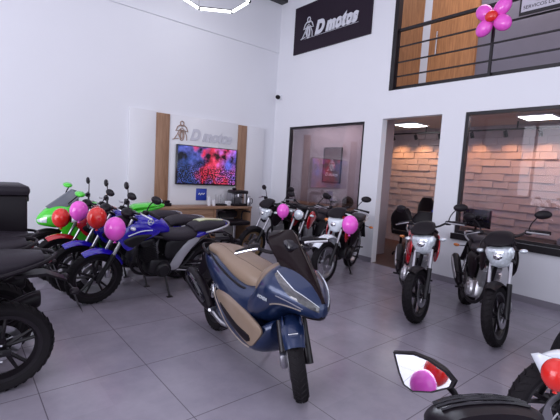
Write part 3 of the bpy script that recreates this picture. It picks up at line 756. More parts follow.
    b = MB(); b.tube([(-.68, -.165, .73), (-.82, -.16, .765), (-.95, -.11, .785), (-.99, 0, .79), (-.95, .11, .785), (-.82, .16, .765), (-.68, .165, .73)], .013, 8, 4); b.build('grab_rail', M['black'], root)
    # handlebar, levers, grips
    b = MB(ST); b.tube([(.28, .34, .995), (.34, .21, 1.03), (.40, .08, .99), (.40, -.08, .99), (.34, -.21, 1.03), (.28, -.34, .995)], .014, 10, 4); hb = b.build('handlebar', M['black'], root)
    for s_ in (1, -1):
        b = MB(ST); b.tube([(.33, s_*.235, 1.025), (.275, s_*.345, .995)], .019, 10); b.build('grip', M['black'], hb)
        b = MB(ST); b.tube([(.42, s_*.17, 1.03), (.41, s_*.22, 1.03), (.37, s_*.345, 1.01)], [.011, .009, .009], 8, 3); b.build('brake_lever', M['chrome'], hb)
        b = MB(ST); b.box((.345, s_*.20, 1.035), (.06, .09, .05), bev=.015); b.build('switch_box', M['black'], hb)
    # engine, swingarm, exhaust
    b = MB(); b.box((-.38, 0, .33), (.34, .22, .20), Matrix.Rotation(R(-8), 3, 'Y'), .05); b.tube([(-.22, 0, .30), (-.02, 0, .30)], [.085, .07], 12); b.build('engine', M['eng'], root)
    b = MB(); b.box((-.52, .12, .30), (.42, .06, .15), bev=.03); b.build('swingarm', M['eng'], root)
    for s_ in (1, -1):
        b = MB(); b.tube([(-.60, s_*.135, .34), (-.48, s_*.135, .60)], .020, 10)
        for k in range(9): b.lathe([(.020, -.006), (.032, 0), (.020, .006)], (-.585+.11*k/9, s_*.135, .375+.235*k/9), 'z', 12)
        b.build('rear_shock', M['chrome'], root)
    MF = Loft([(-.98, .47, .01, .02), (-.97, .47, .055, .070), (-.92, .46, .065, .085), (-.75, .415, .068, .090), (-.58, .365, .062, .080), (-.46, .325, .045, .058), (-.40, .30, .03, .035)], n=20, y0=-.205)
    mf = MF.build('muffler', M['black'], root)
    b = MB(); b.puff([(-.95, .51), (-.80, .50), (-.56, .42), (-.46, .36), (-.50, .33), (-.70, .38), (-.92, .44)], .262, .016, -1); b.build('muffler_cover', M['gloss'], mf)
    b = MB(); b.tube([(-.40, -.205, .29), (-.25, -.16, .22), (-.10, -.08, .23)], .022, 10, 4); b.build('exhaust_pipe', M['steel'], root)
    MB().tube([(-.42, -.16, .30), (-.34, -.255, .31)], .014).build('passenger_footpeg', M['alloy'], root)
    lab(MB().box((-.40, -.215, .46), (.045, .025, .12), Matrix.Rotation(R(-15), 3, 'Y'), .01).build('peg_bracket', M['chrome'], root), 'bright metal bracket')
    b = MB(); b.prism([(-.80, .66), (-.98, .74), (-1.10, .50), (-1.06, .40), (-1.0, .42)], -.07, .07); b.build('rear_fender', M['black'], root)
    b = MB(); b.tube([(-.10, .12, .22), (-.02, .24, .01)], [.014, .011]); b.box((-.02, .245, .008), (.05, .05, .012), bev=.003); b.build('side_stand', M['blackm'], root)
    MB().tube([(-.22, -.09, .22), (-.38, -.10, .11)], .014).build('centre_stand', M['blackm'], root)
    return root
SC_X, SC_Y, SC_H, SC_L = 1.885, 2.53, R(264.0), -5.0

# ================================================================== STANDARD MOTORCYCLE
def motorcycle(label, group, x, y, heading, lean=-8, steer=12, body='black', fender='black', side='black', shroud=None,
               spokes='alloy', rim='blackm', light='mask', fa1=None, hugger=True, mirrors=True, kind='street', frame='blackm', tailc=None, belly=None,
               grab='steel', lens='lens', front=True, rear_fender=True, eng='eng', forkm='steel', mir_m='black', name='motorcycle', wr=.305, seatz=0.0, emblem_=False, lever='steel', cap=False, pillion='seat', st=1.0):
    root = empty(name, label, 'motorcycle', (x, y, 0), R(heading), group, lean=R(lean))
    HX, RX, WZ = .67, -.655, wr
    ST = steer_T(R(steer), HX, WZ)
    shroud = shroud or side; tailc = tailc or side
    wheel(root, HX, WZ, wr, .10 if kind != 'sport' else .12, ST, spokes, M[rim], True, -1 if kind == 'naked' else 1, 'front_wheel')
    wheel(root, RX, WZ, wr, .125, None, spokes, M[rim], True, -1, 'rear_wheel')
    fx = lambda z: HX - .05 - (z-WZ)*math.tan(R(25)) + .03
    for s_ in (1, -1):
        b = MB(ST); b.tube([(HX, s_*.095, WZ-.03), (HX-.01, s_*.095, WZ+.02), (fx(.58), s_*.095, .58)], [.024, .028, .026], 12); o = b.build('fork_leg', M['eng'], root)
        b = MB(ST); b.tube([(fx(.56), s_*.095, .56), (fx(1.0), s_*.095, 1.0)], .0185, 12); b.build('fork_tube', M[forkm], o)
    b = MB(ST); b.box((fx(.80), 0, .80), (.09, .25, .035), Matrix.Rotation(R(-25), 3, 'Y'), .01); b.box((fx(.98), 0, .98), (.09, .25, .03), Matrix.Rotation(R(-25), 3, 'Y'), .01); b.tube([(fx(.78)-.03, 0, .78), (fx(1.0)-.03, 0, 1.0)], .028, 10)
    b.build('triple_clamp', M['blackm'], root)
    MB(ST).box((HX-.09, .10, WZ+.07), (.05, .04, .10), bev=.012).build('brake_caliper', M['steel'], root)
    if kind == 'trail':
        b = arc_fender(HX-.02, WZ+.02, wr+.085, 150, 38, .085, ST, .006, 14, .55)
    else:
        b = arc_fender(HX, WZ, wr+.028, 155, fa1 or 62, .07, ST, .006, 16, .7)
    b.build('front_fender', M[fender], root)
    # handlebar
    b = MB(ST); hx_, hz = fx(1.02)-.03, 1.03
    if kind == 'sport':
        b.tube([(hx_-.05, .33, .93), (hx_+.02, .14, .96), (hx_+.02, -.14, .96), (hx_-.05, -.33, .93)], .013, 10, 4); gz = .93
    else:
        b.tube([(hx_-.09, .38, 1.06), (hx_-.04, .24, 1.085), (hx_+.01, .10, 1.03), (hx_+.01, -.10, 1.03), (hx_-.04, -.24, 1.085), (hx_-.09, -.38, 1.06)], .012, 10, 4); gz = 1.06
    hb = b.build('handlebar', M['blackm'], root)
    for s_ in (1, -1):
        b = MB(ST); b.tube([(hx_-.05, s_*.27, gz+.017), (hx_-.09, s_*.40, gz-.002)], .018, 10); b.build('grip', M['black'], hb)
        b = MB(ST); b.tube([(hx_+.03, s_*.22, gz+.02), (hx_+.045, s_*.26, gz+.015), (hx_-.01, s_*.40, gz-.01)], [.010, .008, .007], 6, 3); b.build('lever', M[lever], hb)
        b = MB(ST); b.box((hx_-.02, s_*.225, gz+.015), (.05, .06, .05), bev=.012); b.build('switch_box', M['black'], hb)
        if mirrors:
            if kind == 'sport':
                b = MB(); b.tube([(.46, s_*.16, 1.0), (.40, s_*.26, 1.10), (.36, s_*.31, 1.15)], .009, 8, 3); mo = b.build('mirror_stem', M['black'], root)
                MB().ell((.37, s_*.36, 1.17), (.06, .12, .038)).build('mirror_housing', M[mir_m], mo)
            else:
                b = MB(ST); b.tube([(hx_-.03, s_*.22, gz+.02), (hx_-.04, s_*.25, gz+.10), (hx_-.06, s_*.31, gz+.17)], .006, 8, 3); mo = b.build('mirror_stem', M['black'], hb)
                rt = Matrix.Rotation(R(14*s_), 3, 'Z')
                MB(ST).ell((hx_-.06, s_*.35, gz+.185), (.024, .075, .045), rot=rt).build('mirror_housing', M[mir_m], mo)
                MB(ST).ell((hx_-.074, s_*.35, gz+.185), (.014, .066, .038), rot=rt).build('mirror_glass', M['mirror'], mo)
    # headlight
    lx = fx(.88)
    if light == 'mask':          # bikini mask over a clear trapezoid lens
        ol = [(-.05, .95), (.05, .95), (.12, .94), (.138, .90), (.122, .83), (.075, .745), (0, .725), (-.075, .745), (-.122, .83), (-.138, .90), (-.12, .94)]
        b = MB(ST); rg = [[Vector((lx-.06, y_*.85, .86+(z_-.86)*.85)) for y_, z_ in ol]]
        for k, (f_, xx) in enumerate(((1, lx+.06), (1, lx+.075), (.92, lx+.10), (.72, lx+.122), (.40, lx+.135), (.08, lx+.138))): rg.append([Vector((xx - .12*(z_-.86)*0 - .5*y_*y_, y_*f_, .86+(z_-.86)*f_)) for y_, z_ in ol])
        b.rings(rg); h = b.build('headlight', M[lens], root)
        b = MB(ST); KK = Loft([(lx+.140, .96, .05, .012, 2.5), (lx+.120, .975, .115, .024, 2.4), (lx+.07, 1.01, .140, .038, 2.4), (lx+.0, 1.05, .125, .045, 2.4), (lx-.06, 1.07, .095, .03, 2.3)], n=24); KK.build('', None, mb=b)
        b.build('headlight_cowl', M['black'], root)
        for s_ in (1, -1):
            b = MB(ST); b.puff([(lx-.08, .78), (lx-.06, .95), (lx+.04, .98), (lx+.06, .90), (lx+.03, .84), (lx-.0, .75)], .112, .016, s_); b.build('cowl_side', M[shroud if kind == 'trail' else 'black'], h)
        MB(ST).ell((lx+.13, 0, .85), (.02, .045, .035)).build('bulb_reflector', M['chrome'], h)
    elif light == 'round':
        b = MB(ST); b.lathe([(0, lx-.02), (.055, lx-.01), (.085, lx+.05), (.092, lx+.09), (.088, lx+.105)], (0, 0, .88), 'x', 24); h = b.build('headlight', M['chrome'], root)
        b = MB(ST); b.lathe([(.084, lx+.10), (.06, lx+.118), (.03, lx+.126), (0, lx+.128)], (0, 0, .88), 'x', 24); b.build('headlight_lens', M['lens'], h)
        MB(ST).box((lx+.0, 0, 1.0), (.07, .20, .06), bev=.025).build('gauges', M['black'], root)
    elif light == 'naked':       # small pointed modern headlight
        LL = Loft([(lx-.02, .90, .085, .09, 2.4), (lx+.07, .88, .10, .10, 2.2), (lx+.13, .85, .08, .075, 2.2), (lx+.17, .82, .04, .04, 2.1)], n=26, T=ST)
        h = LL.build('headlight_cowl', M['black'], root)
        b = MB(ST); LL.patch(b, [(.5, .18), (.95, .22), (.95, -.16), (.5, -.12)], .004); LL.patch(b, [(.5, .32), (.95, .28), (.95, .66), (.5, .62)], .004); b.build('headlight_lens', M[lens], h)
        MB(ST).ell((lx-.02, 0, 1.02), (.06, .10, .05), rot=Matrix.Rotation(R(30), 3, 'Y')).build('instrument_cluster', M['black'], root)
    elif light == 'sport':
        FB = Loft([(.80, .75, .015, .02, 2), (.77, .76, .07, .07, 2), (.68, .79, .14, .125, 2.1), (.56, .81, .185, .165, 2.2), (.42, .82, .20, .17, 2.3), (.30, .80, .17, .15, 2.3)], n=32, dens=5)
        h = FB.build('front_fairing', M[body], root)
        b = MB(); FB.patch(b, [(.06, .06), (.36, .04), (.36, -.06), (.10, -.05)], .004); FB.patch(b, [(.06, .44), (.36, .46), (.36, .56), (.10, .55)], .004); b.build('headlight_lens', M['lens'], h)
        b = MB(); rows = []
        for i in range(9):
            t = i/8; x_ = .70-.30*t; z_ = .93+.24*t; hw = .12+.02*math.sin(PI*t) - .05*max(0, t-.7)
            rows.append([Vector((x_-.13*abs(p)**2, p*hw, z_-.05*abs(p)**2)) for p in [-1+k/5 for k in range(11)]] + [Vector((x_-.13*abs(p)**2-.004, p*hw*.98, z_-.05*abs(p)**2-.004)) for p in [1-k/5 for k in range(11)]])
        b.rings(rows); b.build('windscreen', mat('grey_windscreen', (.10, .11, .13), .08, coat=.5), root)
        for s_ in (1, -1):
            b = MB(); b.puff([(.62, .82), (.52, .60), (.40, .34), (.05, .26), (-.15, .34), (-.05, .46), (.12, .56), (.16, .74), (.34, .84)], .175, .03, s_); b.build('side_fairing', M[body], root)
        MB().box((.34, 0, .98), (.10, .16, .05), Matrix.Rotation(R(-25), 3, 'Y'), .015).build('instrument_cluster', M['black'], root)
    # turn signals
    if kind != 'sport':
        for s_ in (1, -1):
            b = MB(ST); b.tube([(lx-.0, s_*.10, .90), (lx+.0, s_*.17, .895)], .007, 6); o = b.build('turn_signal_arm', M['black'], root)
            MB(ST).ell((lx+.0, s_*.20, .895), (.028, .040, .022)).build('turn_signal', M['amber' if kind == 'trail' else 'lens'], o)
    # tank
    TK = Loft([(.34, .86, .05, .06, 2.2), (.30, .885, .105, .085, 2.4), (.22, .90, .140, .098, 2.5), (.10, .895, .155, .105, 2.5), (-.02, .865, .135, .095, 2.4), (-.10, .82, .095, .07, 2.3), (-.14, .79, .05, .04, 2.2)], n=32, dens=4)
    tk = TK.build('fuel_tank', M[body], root)
    MB().tube([(.13, 0, .995), (.13, 0, 1.01)], .035, 18).build('fuel_cap', M['steel'], tk)
    if emblem_:
        for s_ in (1, -1):
            b = MB(); c0 = TK.pt(.44, .045 if s_ > 0 else .455, .002)
            pts = [c0 + Vector((.032*math.cos(2*PI*k/20), 0, .032*math.sin(2*PI*k/20))) for k in range(21)]; b.tube(pts, .0045, 5)
            for k in range(3):
                a = PI/2 + 2*PI*k/3; b.tube([c0 - Vector((.008*math.cos(a), 0, .008*math.sin(a))), c0 + Vector((.028*math.cos(a), s_*.003, .028*math.sin(a)))], .006, 5)
            b.build('tank_emblem', M['lens'], tk)
    # shrouds beside the tank
    for s_ in (1, -1):
        if kind == 'naked':
            o_ = [(.50, .78), (.44, .86), (.30, .93), (.12, .90), (.02, .82), (.10, .76), (.26, .70), (.38, .62)]
        elif kind == 'trail':
            o_ = [(.42, .74), (.36, .90), (.20, .96), (.04, .90), (.10, .78), (.24, .62), (.34, .60)]
        else:
            o_ = [(.40, .72), (.38, .86), (.26, .95), (.08, .92), (.04, .82), (.16, .74), (.30, .64)]
        if kind != 'sport':
            b = MB(); b.puff(o_, lambda a, c: .135 + .06*max(0, a-.1), .022, s_); so = b.build('tank_shroud', M[shroud], root)
            if kind == 'naked':
                b = MB(); b.puff([(.44, .74), (.30, .80), (.12, .79), (.20, .74), (.34, .66)], lambda a, c: .157 + .06*max(0, a-.1), .012, s_); b.build('shroud_inset', M['eng'], so)
                b = MB(); b.tube([(.40, s_*.196, .80), (.26, s_*.186, .845), (.13, s_*.177, .85)], .006, 6, 3); b.build('white_stripe', M['wpaint'], so)
        b = MB(); b.puff([(-.10, .70), (-.08, .50), (-.24, .46), (-.44, .58), (-.50, .70), (-.30, .74)], .105, .03, s_); b.build('side_cover', M[side], root)
        b = MB()
        if kind in ('naked',):   # grey swoosh frame plate
            b.puff([(-.50, .71), (-.36, .70), (-.21, .54), (-.11, .36), (-.17, .335), (-.24, .36), (-.31, .48), (-.41, .61)], .142, .010, s_, 4, 2); b.build('frame_plate', M['silver'], root)
        b = MB(); b.tube([(-.18, s_*.09, .42), (-.42, s_*.10, .60), (-.62, s_*.11, .74)], .014, 8); b.tube([(-.18, s_*.11, .36), (-.30, s_*.13, .38), (-.44, s_*.13, .54)], .013, 8, 3); b.build('subframe', M[frame], root)
    # frame
    b = MB(); b.tube([(.36, 0, .86), (.26, 0, .70), (.20, 0, .44), (.10, 0, .26), (-.14, 0, .25)], .020, 10, 4)
    for s_ in (1, -1): b.tube([(.36, s_*.03, .82), (.10, s_*.10, .76), (-.12, s_*.10, .68), (-.17, s_*.10, .40), (-.14, s_*.08, .26)], .020, 10, 4)
    b.build('frame', M[frame], root)
    # seat + tail
    dz = seatz
    S1 = Loft([(.02, .80, .06, .03, 2.3), (-.04, .80+dz, .105*st, .045*st, 2.5), (-.18, .785+dz, .135*st, .05*st, 2.6), (-.34, .785+dz, .135*st, .05*st, 2.6), (-.43, .80+dz, .115*st, .045*st, 2.5), (-.47, .81+dz, .09*st, .03*st, 2.4)], n=28)
    se = S1.build('rider_seat', M['seat'], root)
    S2 = Loft([(-.42, .845+dz, .10*st, .03*st, 2.4), (-.48, .87+dz, .115*st, .04*st, 2.5), (-.62, .885+dz-.02*(st-1), .125*st, .042*st*st, 2.5), (-.78, .90+dz-.02*(st-1), .110*st, .038*st, 2.4), (-.88, .905+dz, .07*st, .025*st, 2.2)], n=24)
    S2.build('pillion_seat', M[pillion], root)
    if cap:
        b = MB(); S2.patch(b, [(.35, .24), (.35, .45), (.99, .45), (.99, .24)], .012); b.build('tail_cover', mat('white_yellow_cover', (.72, .76, .45), .3, coat=.4, noise=.25, scale=5), root)
    T_ = Loft([(-.22, .72+dz, .10, .05, 2.3), (-.40, .76+dz, .125, .06, 2.3), (-.60, .82+dz, .125, .055, 2.3), (-.80, .865+dz, .10, .045, 2.2), (-.93, .885+dz, .05, .025, 2.1)], n=26)
    to = T_.build('tail_fairing', M[tailc], root)
    b = MB(); T_.patch(b, [(.95, .08), (1, .08), (1, -.12), (.95, -.12)], .003); T_.patch(b, [(.95, .42), (1, .42), (1, .62), (.95, .62)], .003); b.build('tail_light', M['redl'], to)
    if grab:
        for s_ in (1, -1):
            b = MB(); b.tube([(-.56, s_*.125*st, .83+dz), (-.68, s_*.145*st, .86+dz), (-.84, s_*.13*st, .90+dz), (-.93, s_*.085, .915+dz), (-.955, s_*.006, .918+dz)], [.010, .013, .014, .012, .012], 8, 4); b.build('grab_bar', M[grab], root)
    # engine
    b = MB(); b.box((-.03, 0, .37), (.30, .24, .20), Matrix.Rotation(R(-8), 3, 'Y'), .05)
    b.lathe([(0, -.155), (.085, -.15), (.10, -.12), (.10, .12), (.085, .15), (0, .155)], (-.06, 0, .35), 'y', 24)
    b.lathe([(0, -.14), (.06, -.135), (.07, .135), (0, .14)], (-.18, 0, .39), 'y', 20)
    en = b.build('engine', M[eng], root)
    b = MB(); dr = Vector((.26, 0, 1)).normalized()
    for k in range(9):
        c = Vector((.08, 0, .46)) + dr*(.022*k); b.box(c, (.17, .19, .009), Matrix.Rotation(R(15), 3, 'Y'))
    b.box(Vector((.08, 0, .46))+dr*.10, (.12, .14, .22), Matrix.Rotation(R(15), 3, 'Y'), .02); b.box(Vector((.08, 0, .46))+dr*.225, (.17, .17, .07), Matrix.Rotation(R(15), 3, 'Y'), .02)
    b.build('cylinder', M['alloy' if eng == 'alloy' else 'eng'], en)
    for s_ in (1, -1):
        b = MB(); b.lathe([(0, s_*.17), (.06, s_*.168), (.075, s_*.15), (.085, s_*.145)], (-.05, 0, .35), 'y', 22); b.build('crankcase_cover', M['alloy' if eng == 'alloy' else 'eng'], en)
    if kind == 'naked':
        MB().box((.28, 0, .58), (.04, .22, .24), Matrix.Rotation(R(-12), 3, 'Y'), .008).build('radiator', M['eng'], root)
    if belly: 
        for s_ in (1, -1):
            b = MB(); b.puff([(.26, .40), (.20, .28), (.0, .20), (-.20, .22), (-.12, .30), (.08, .32)], .10, .02, s_); b.build('belly_pan', M[belly], root)
    # exhaust
    b = MB(); b.tube([(.17, -.03, .62), (.27, -.05, .52), (.25, -.07, .34), (.12, -.11, .235), (-.15, -.14, .235), (-.34, -.155, .30)], .019, 10, 4); ex = b.build('exhaust_pipe', M['eng'], root)
    MF = Loft([(-.90, .54, .03, .04), (-.89, .54, .048, .060), (-.80, .505, .055, .070), (-.60, .415, .055, .072), (-.44, .345, .045, .058), (-.34, .30, .025, .03)], n=20, y0=-.175)
    mf = MF.build('muffler', M['black'], root)
    b = MB(); b.puff([(-.84, .56), (-.60, .46), (-.44, .38), (-.44, .35), (-.60, .39), (-.84, .49)], .225, .012, -1); b.build('heat_shield', M['silver' if kind == 'street' else 'eng'], mf)
    # swingarm, chain, shock
    for s_ in (1, -1):
        b = MB(); b.tube([(-.17, s_*.085, .36), (-.40, s_*.095, .33), (RX, s_*.085, WZ)], [.026, .024, .020], 8, 3); b.box((RX-.01, s_*.088, WZ), (.08, .02, .05), bev=.008); b.build('swingarm', M['eng' if kind != 'naked' else 'eng'], root)
        if kind in ('street', 'trail'):
            b = MB(); b.tube([(RX+.03, s_*.115, WZ+.03), (RX+.13, s_*.115, .66)], .012, 8)
            for k in range(10): b.lathe([(.012, -.006), (.027, 0), (.012, .006)], (RX+.045+.07*k/10, s_*.115, WZ+.08+.22*k/10), 'z', 10)
            b.build('rear_shock', M['chrome' if kind == 'street' else 'steel'], root)
    b = MB(); b.tube([(-.16, .10, .40), (RX, .095, WZ+.055)], .008, 6); b.tube([(-.16, .10, .33), (RX, .095, WZ-.055)], .008, 6); b.build('chain', M['steel'], root)
    MB().puff([(-.16, .42), (-.40, .41), (RX-.02, WZ+.10), (RX-.02, WZ+.07), (-.38, .38), (-.16, .39)], .105, .006, 1, 2, 0).build('chain_guard', M['black'], root)
    for s_ in (1, -1):
        b = MB(); b.tube([(-.20, s_*.12, .30), (-.20, s_*.25, .30)], .012, 8); b.build('footpeg', M['black'], root)
        b = MB(); b.tube([(-.42, s_*.13, .42), (-.44, s_*.23, .43)], .011, 8); b.build('passenger_footpeg', M['black'], root)
    # rear fender, plate holder, indicators
    if rear_fender:
        if hugger: arc_fender(RX, WZ, wr+.05, 60, 140, .075, None, .006, 10, .8).build('rear_hugger', M['black'], root)
        b = MB()
        b.rings([[Vector((xx, p*hw, zz)) for p in (-1, 1)] + [Vector((xx-.01, p*hw, zz-.02)) for p in (1, -1)] for xx, zz, hw in ((-.72, .80+dz, .06), (-.90, .80+dz, .06), (-1.02, .74+dz, .05), (-1.08, .62+dz, .055), (-1.12, .50+dz, .07))])
        pl = b.build('plate_holder', M['black'], root)
        for s_ in (1, -1):
            b = MB(); b.tube([(-1.04, s_*.04, .70+dz), (-1.05, s_*.13, .69+dz)], .007, 6); o = b.build('rear_signal_arm', M['black'], pl)
            MB().ell((-1.05, s_*.16, .69+dz), (.03, .04, .022)).build('rear_turn_signal', M['black' if kind == 'naked' else 'amber'], o)
    b = MB(); b.tube([(-.10, .09, .26), (-.13, .19, .03+.19*math.tan(R(-lean))*0+.0)], .013, 8); b.box((-.13, .20, .022), (.07, .05, .012), bev=.003); b.build('side_stand', M['blackm'], root)
    return root

# ------------------------------------------------------------------ balloons
BPR = None
def balloon(m, label, group, p, s=1.0, tilt=0.0):
    o = empty('balloon', label, 'balloon', p, 0, group)
    prof = []
    for i in range(17):
        a = PI*i/16; r = .105*math.sin(a)*(1 + .0*math.cos(a)); z = -.125*math.cos(a)
        if z < 0: r *= (1 - .12*(z/.125)**2)
        prof.append((max(r, .0005)*s, z*s))
    rt = Matrix.Rotation(tilt, 4, 'X')
    b = MB(rt); b.lathe(prof, (0, 0, 0), 'z', 28); q = b.build('skin', m, o)
    b = MB(rt); b.lathe([(.004*s, -.120*s), (.008*s, -.128*s), (.018*s, -.142*s), (.001, -.140*s)], (0, 0, 0), 'z', 12); b.build('knot', m, o)
    return o

# ================================================================== PLACEMENT
def at(x, y, d): return Vector((0, 0, 1.55)) + (F*392 + rr*(x-280) - uu*(y-210))*(d/392.)
scooter()
GL_ = 'motorcycles in the row on the left by the back wall'
motorcycle('blue naked motorcycle nearest the scooter, pink balloon at its headlight', GL_, 1.84, 4.50, 180, -6, 8, 'blue', 'blue', 'eng', 'blue', light='naked', kind='naked', tailc='blue', grab='silver', emblem_=True, cap=True, seatz=-.045, st=1.3)
motorcycle('second blue motorcycle, behind the nearest blue one, red balloon in front', GL_, 1.76, 5.02, 180, -6, 8, 'blue', 'blue', 'eng', 'blue', light='naked', kind='naked', tailc='blue', grab='silver', emblem_=True, seatz=-.045, st=1.3)
motorcycle('red motorcycle with red front fender in the left row', GL_, 1.68, 5.56, 180, -6, 8, 'red', 'red', 'eng', 'red', light='naked', kind='naked', tailc='black', grab='silver', seatz=-.045, st=1.3)
motorcycle('lime green sport motorcycle with windscreen, last in the left row', GL_, 1.63, 6.02, 180, -6, 4, 'green', 'black', 'black', 'green', light='sport', kind='sport', tailc='green', grab=None, mir_m='green', seatz=.05, pillion='green')
GB = 'black motorcycles parked at the left edge'
motorcycle('black motorcycle nearest the camera on the left, rear wheel in full view', GB, -.43, 3.05, 180, -4, 5, 'black', kind='naked', light='naked', grab='black', hugger=False, st=1.35)
motorcycle('black motorcycle second from the front at the left edge', GB, -.46, 3.58, 180, -4, 5, 'black', kind='naked', light='naked', grab='black', hugger=False, st=1.35)
motorcycle('black motorcycle third from the front at the left edge', GB, -.40, 3.98, 180, -4, 5, 'black', kind='naked', light='naked', grab='black', hugger=False, st=1.35)
motorcycle('black motorcycle carrying the delivery box at the left edge', GB, -.42, 4.40, 180, -2, 5, 'black', kind='naked', light='naked', grab=None, hugger=False, st=1.35)
GR = 'street motorcycles parked along the right window wall'
motorcycle('black and red street motorcycle with clear headlight beside the doorway', GR, 4.44, 2.63, 216, -6, -30, 'black', 'black', 'red', 'red', light='mask', kind='street', eng='alloy', wr=.30)
motorcycle('black street motorcycle with clear headlight under the right window', GR, 4.575, 1.855, 216, -6, -34, 'black', 'black', 'black', 'black', light='mask', kind='street', eng='alloy', wr=.30)
GC = 'motorcycles in the corner below the left window'
def at_z(px, py, z):
    q = at(px, py, 1.0) - Vector((0, 0, 1.55)); return Vector((0, 0, 1.55)) + q*((z-1.55)/q.z)
def by_front_wheel(label, group, px, py, hd, **k):
    p = at_z(px, py, .305); h = R(hd)
    return motorcycle(label, group, p.x-.67*math.cos(h), p.y-.67*math.sin(h), hd, **k)
by_front_wheel('white and red trail motorcycle with wire wheels below the left window', GC, 323, 262, 203, lean=-6, steer=-14, body='wpaint', fender='wpaint', side='black', shroud='red', light='mask', kind='trail', spokes='wire', rim='steel', lens='wpaint', eng='eng')
by_front_wheel('black and red motorcycle with round chrome headlight, left of the white one', GC, 286, 249, 200, lean=-6, steer=0, body='black', fender='black', side='black', shroud='red', light='round', kind='street', spokes='wire', eng='alloy', rim='steel')
by_front_wheel('black motorcycle with bare chrome fork nearest the coffee counter', GC, 250, 244, 184, lean=-6, steer=0, body='black', fender='black', side='black', shroud='black', light='mask', kind='street', spokes='wire', rim='gold', eng='alloy')
# ------------------------------------------------------------------ delivery box
bx = empty('delivery_box', 'large black delivery box on the rack at the left edge', 'box', (.22, 4.12, .90))
MB().box((0, 0, .17), (.52, .50, .33), bev=.02).build('case', M['black'], bx)
MB().box((0, 0, .375), (.56, .54, .09), bev=.035).build('lid', M['seat'], bx)
MB().box((.275, -.10, .32), (.02, .06, .09), bev=.005).build('latch', M['black'], bx)
GBL = 'balloons tied to the left row'
balloon(REDB, 'red balloon in front of the green motorcycle', GBL, at(61, 218, 4.95))
balloon(PINK, 'pink balloon between the two red balloons of the left row', GBL, at(79, 211, 4.75))
balloon(REDB, 'red balloon beside the rightmost pink balloon of the left row', GBL, at(97, 218, 4.4))
balloon(PINK, 'pink balloon hanging at the nearest blue motorcycle', GBL, at(115, 229, 4.0))
balloon(PINK, 'small pink balloon on the chrome fork motorcycle near the counter', None, at(283, 211, 5.7), .86)
balloon(PINK, 'pink balloon on the white and red motorcycle', None, at(350, 225, 4.95), .98)

# ------------------------------------------------------------------ shop front behind the camera
b = MB()
for y in (-3.4, -1.2, 1.0, 3.2, 5.4, 7.3): b.box((-4.95, y, 2.15), (.10, .08, 4.3))
for z in (.05, 2.6, 4.3): b.box((-4.95, 1.95, z), (.10, 10.8, .10))
struct(b.build('window_3', M['blackm']))
# ------------------------------------------------------------------ bottom right corner
GF = 'motorcycles in the bottom right corner'
nb = motorcycle('black motorcycle nearest the camera, angular handlebar mirror at the bottom edge', GF, .54, .085, 20, -3, 22, kind='naked', light='naked', mirrors=False)
STn = steer_T(R(22))
KN = Loft([(.64, .90, .04, .03, 2.3), (.60, .93, .08, .05, 2.3), (.52, .99, .115, .055, 2.3), (.42, 1.04, .120, .045, 2.3), (.34, 1.07, .09, .03, 2.2)], n=28, T=STn); kn = KN.build('headlight_cowl', M['black'], nb)
b = MB(STn)
for k in range(5): b.tube([KN.pt(.45+.09*k, v_, .003) for v_ in (.12, .17, .21, .25, .29, .33, .38)], .004, 5)
b.build('cowl_ribs', M['gloss'], kn)
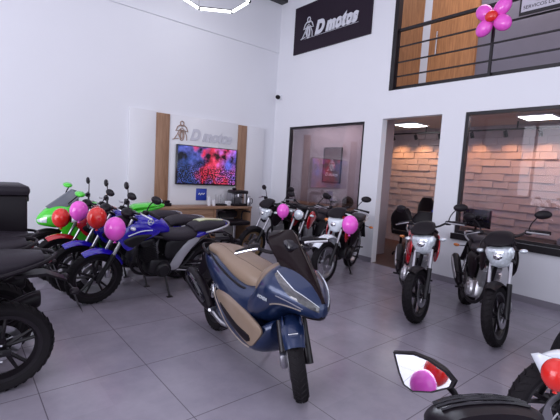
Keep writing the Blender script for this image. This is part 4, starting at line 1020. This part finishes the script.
# angular mirror on the left handlebar
ctr = at(423, 372, .98); tocam = (Vector((0, 0, 1.55)) - ctr).normalized()
d_ = Vector((-.90, .25, -.36)).normalized(); nrm = (tocam + d_).normalized()
def mirror_px(pts, off):
    out = []
    for px, py in pts:
        ray = at(px, py, 1.0) - Vector((0, 0, 1.55)); t = (ctr - nrm*off - Vector((0, 0, 1.55))).dot(nrm)/ray.dot(nrm)
        out.append(Vector((0, 0, 1.55)) + ray*t)
    return out
inv = (Matrix.Translation(nb.location) @ nb.rotation_euler.to_matrix().to_4x4()).inverted()
ol = [(393, 352), (413, 353), (428, 359), (447, 372), (455, 382), (452, 388), (432, 393), (412, 392), (403, 385), (398, 372)]
Q = mirror_px(ol, 0); c_ = sum(Q, Vector())/len(Q)
Qr = [c_ + (q-c_)*1.03 - nrm*.012 for q in Q]; Qb = [c_ + (q-c_)*.72 - nrm*.045 for q in Q]; Qi = [c_ + (q-c_)*.90 - nrm*.001 for q in Q]
b = MB(inv); b.rings([Qi, Q, Qr, Qb]); mh = b.build('mirror_housing', M['black'], nb, 20)
b = MB(inv); Qg = [c_ + (q-c_)*.90 + nrm*.0015 for q in Q]; b.rings([[q - nrm*.003 for q in Qg], Qg]); b.build('mirror_glass', M['mirror'], mh, 20)
b = MB(inv); b.tube([at(447, 384, 1.0), at(456, 396, .99), at(463, 414, .95), at(466, 425, .93)], [.010, .008, .008, .010], 10, 4); b.build('mirror_stem', M['black'], nb)
wb = by_front_wheel('motorcycle with white front fender at the right photo edge, red balloon on it', GF, 548, 399, 146, lean=-4, steer=8, kind='street', light='mask', fender='wpaint', fa1=64, forkm='silver', mirrors=False, side='silver')
by_front_wheel('black motorcycle at the right photo edge, its front tyre behind the white fender', GF, 574, 352, 160, lean=-4, steer=5, light='mask', kind='street', mirrors=False)
inv2 = (Matrix.Translation(wb.location) @ wb.rotation_euler.to_matrix().to_4x4()).inverted()
b = MB(inv2); fw = F*.02
A_ = [at(533, 355, 2.16), at(541, 354, 2.14), at(556, 359, 2.12), at(560, 372, 2.10), at(555, 391, 2.10), at(549, 388, 2.12), at(541, 371, 2.14)]
cA = sum(A_, Vector())/len(A_)
b.rings([[p + fw for p in A_], A_, [cA + (p-cA)*.6 - F*.015 for p in A_]]); b.build('fender_tip', M['wpaint'], wb)
balloon(REDB, 'large red balloon at the bottom right corner beside the white fender', None, at(557, 375, 1.95), .66)
tb = (ctr.z-.13)/-d_.z; q0 = ctr + d_*tb; q0.z = 0
balloon(REDB, 'larger red balloon on the floor, reflected in the handlebar mirror', None, (q0.x-.10, q0.y-.08, .135), 1.0)
balloon(PINK, 'pink balloon on the floor, reflected at the bottom of the handlebar mirror', None, (q0.x+.24, q0.y-.08, .13), .95)
balloon(REDB, 'smaller red balloon on the floor, reflected in the handlebar mirror', None, (q0.x+.04, q0.y-.36, .12), .85)
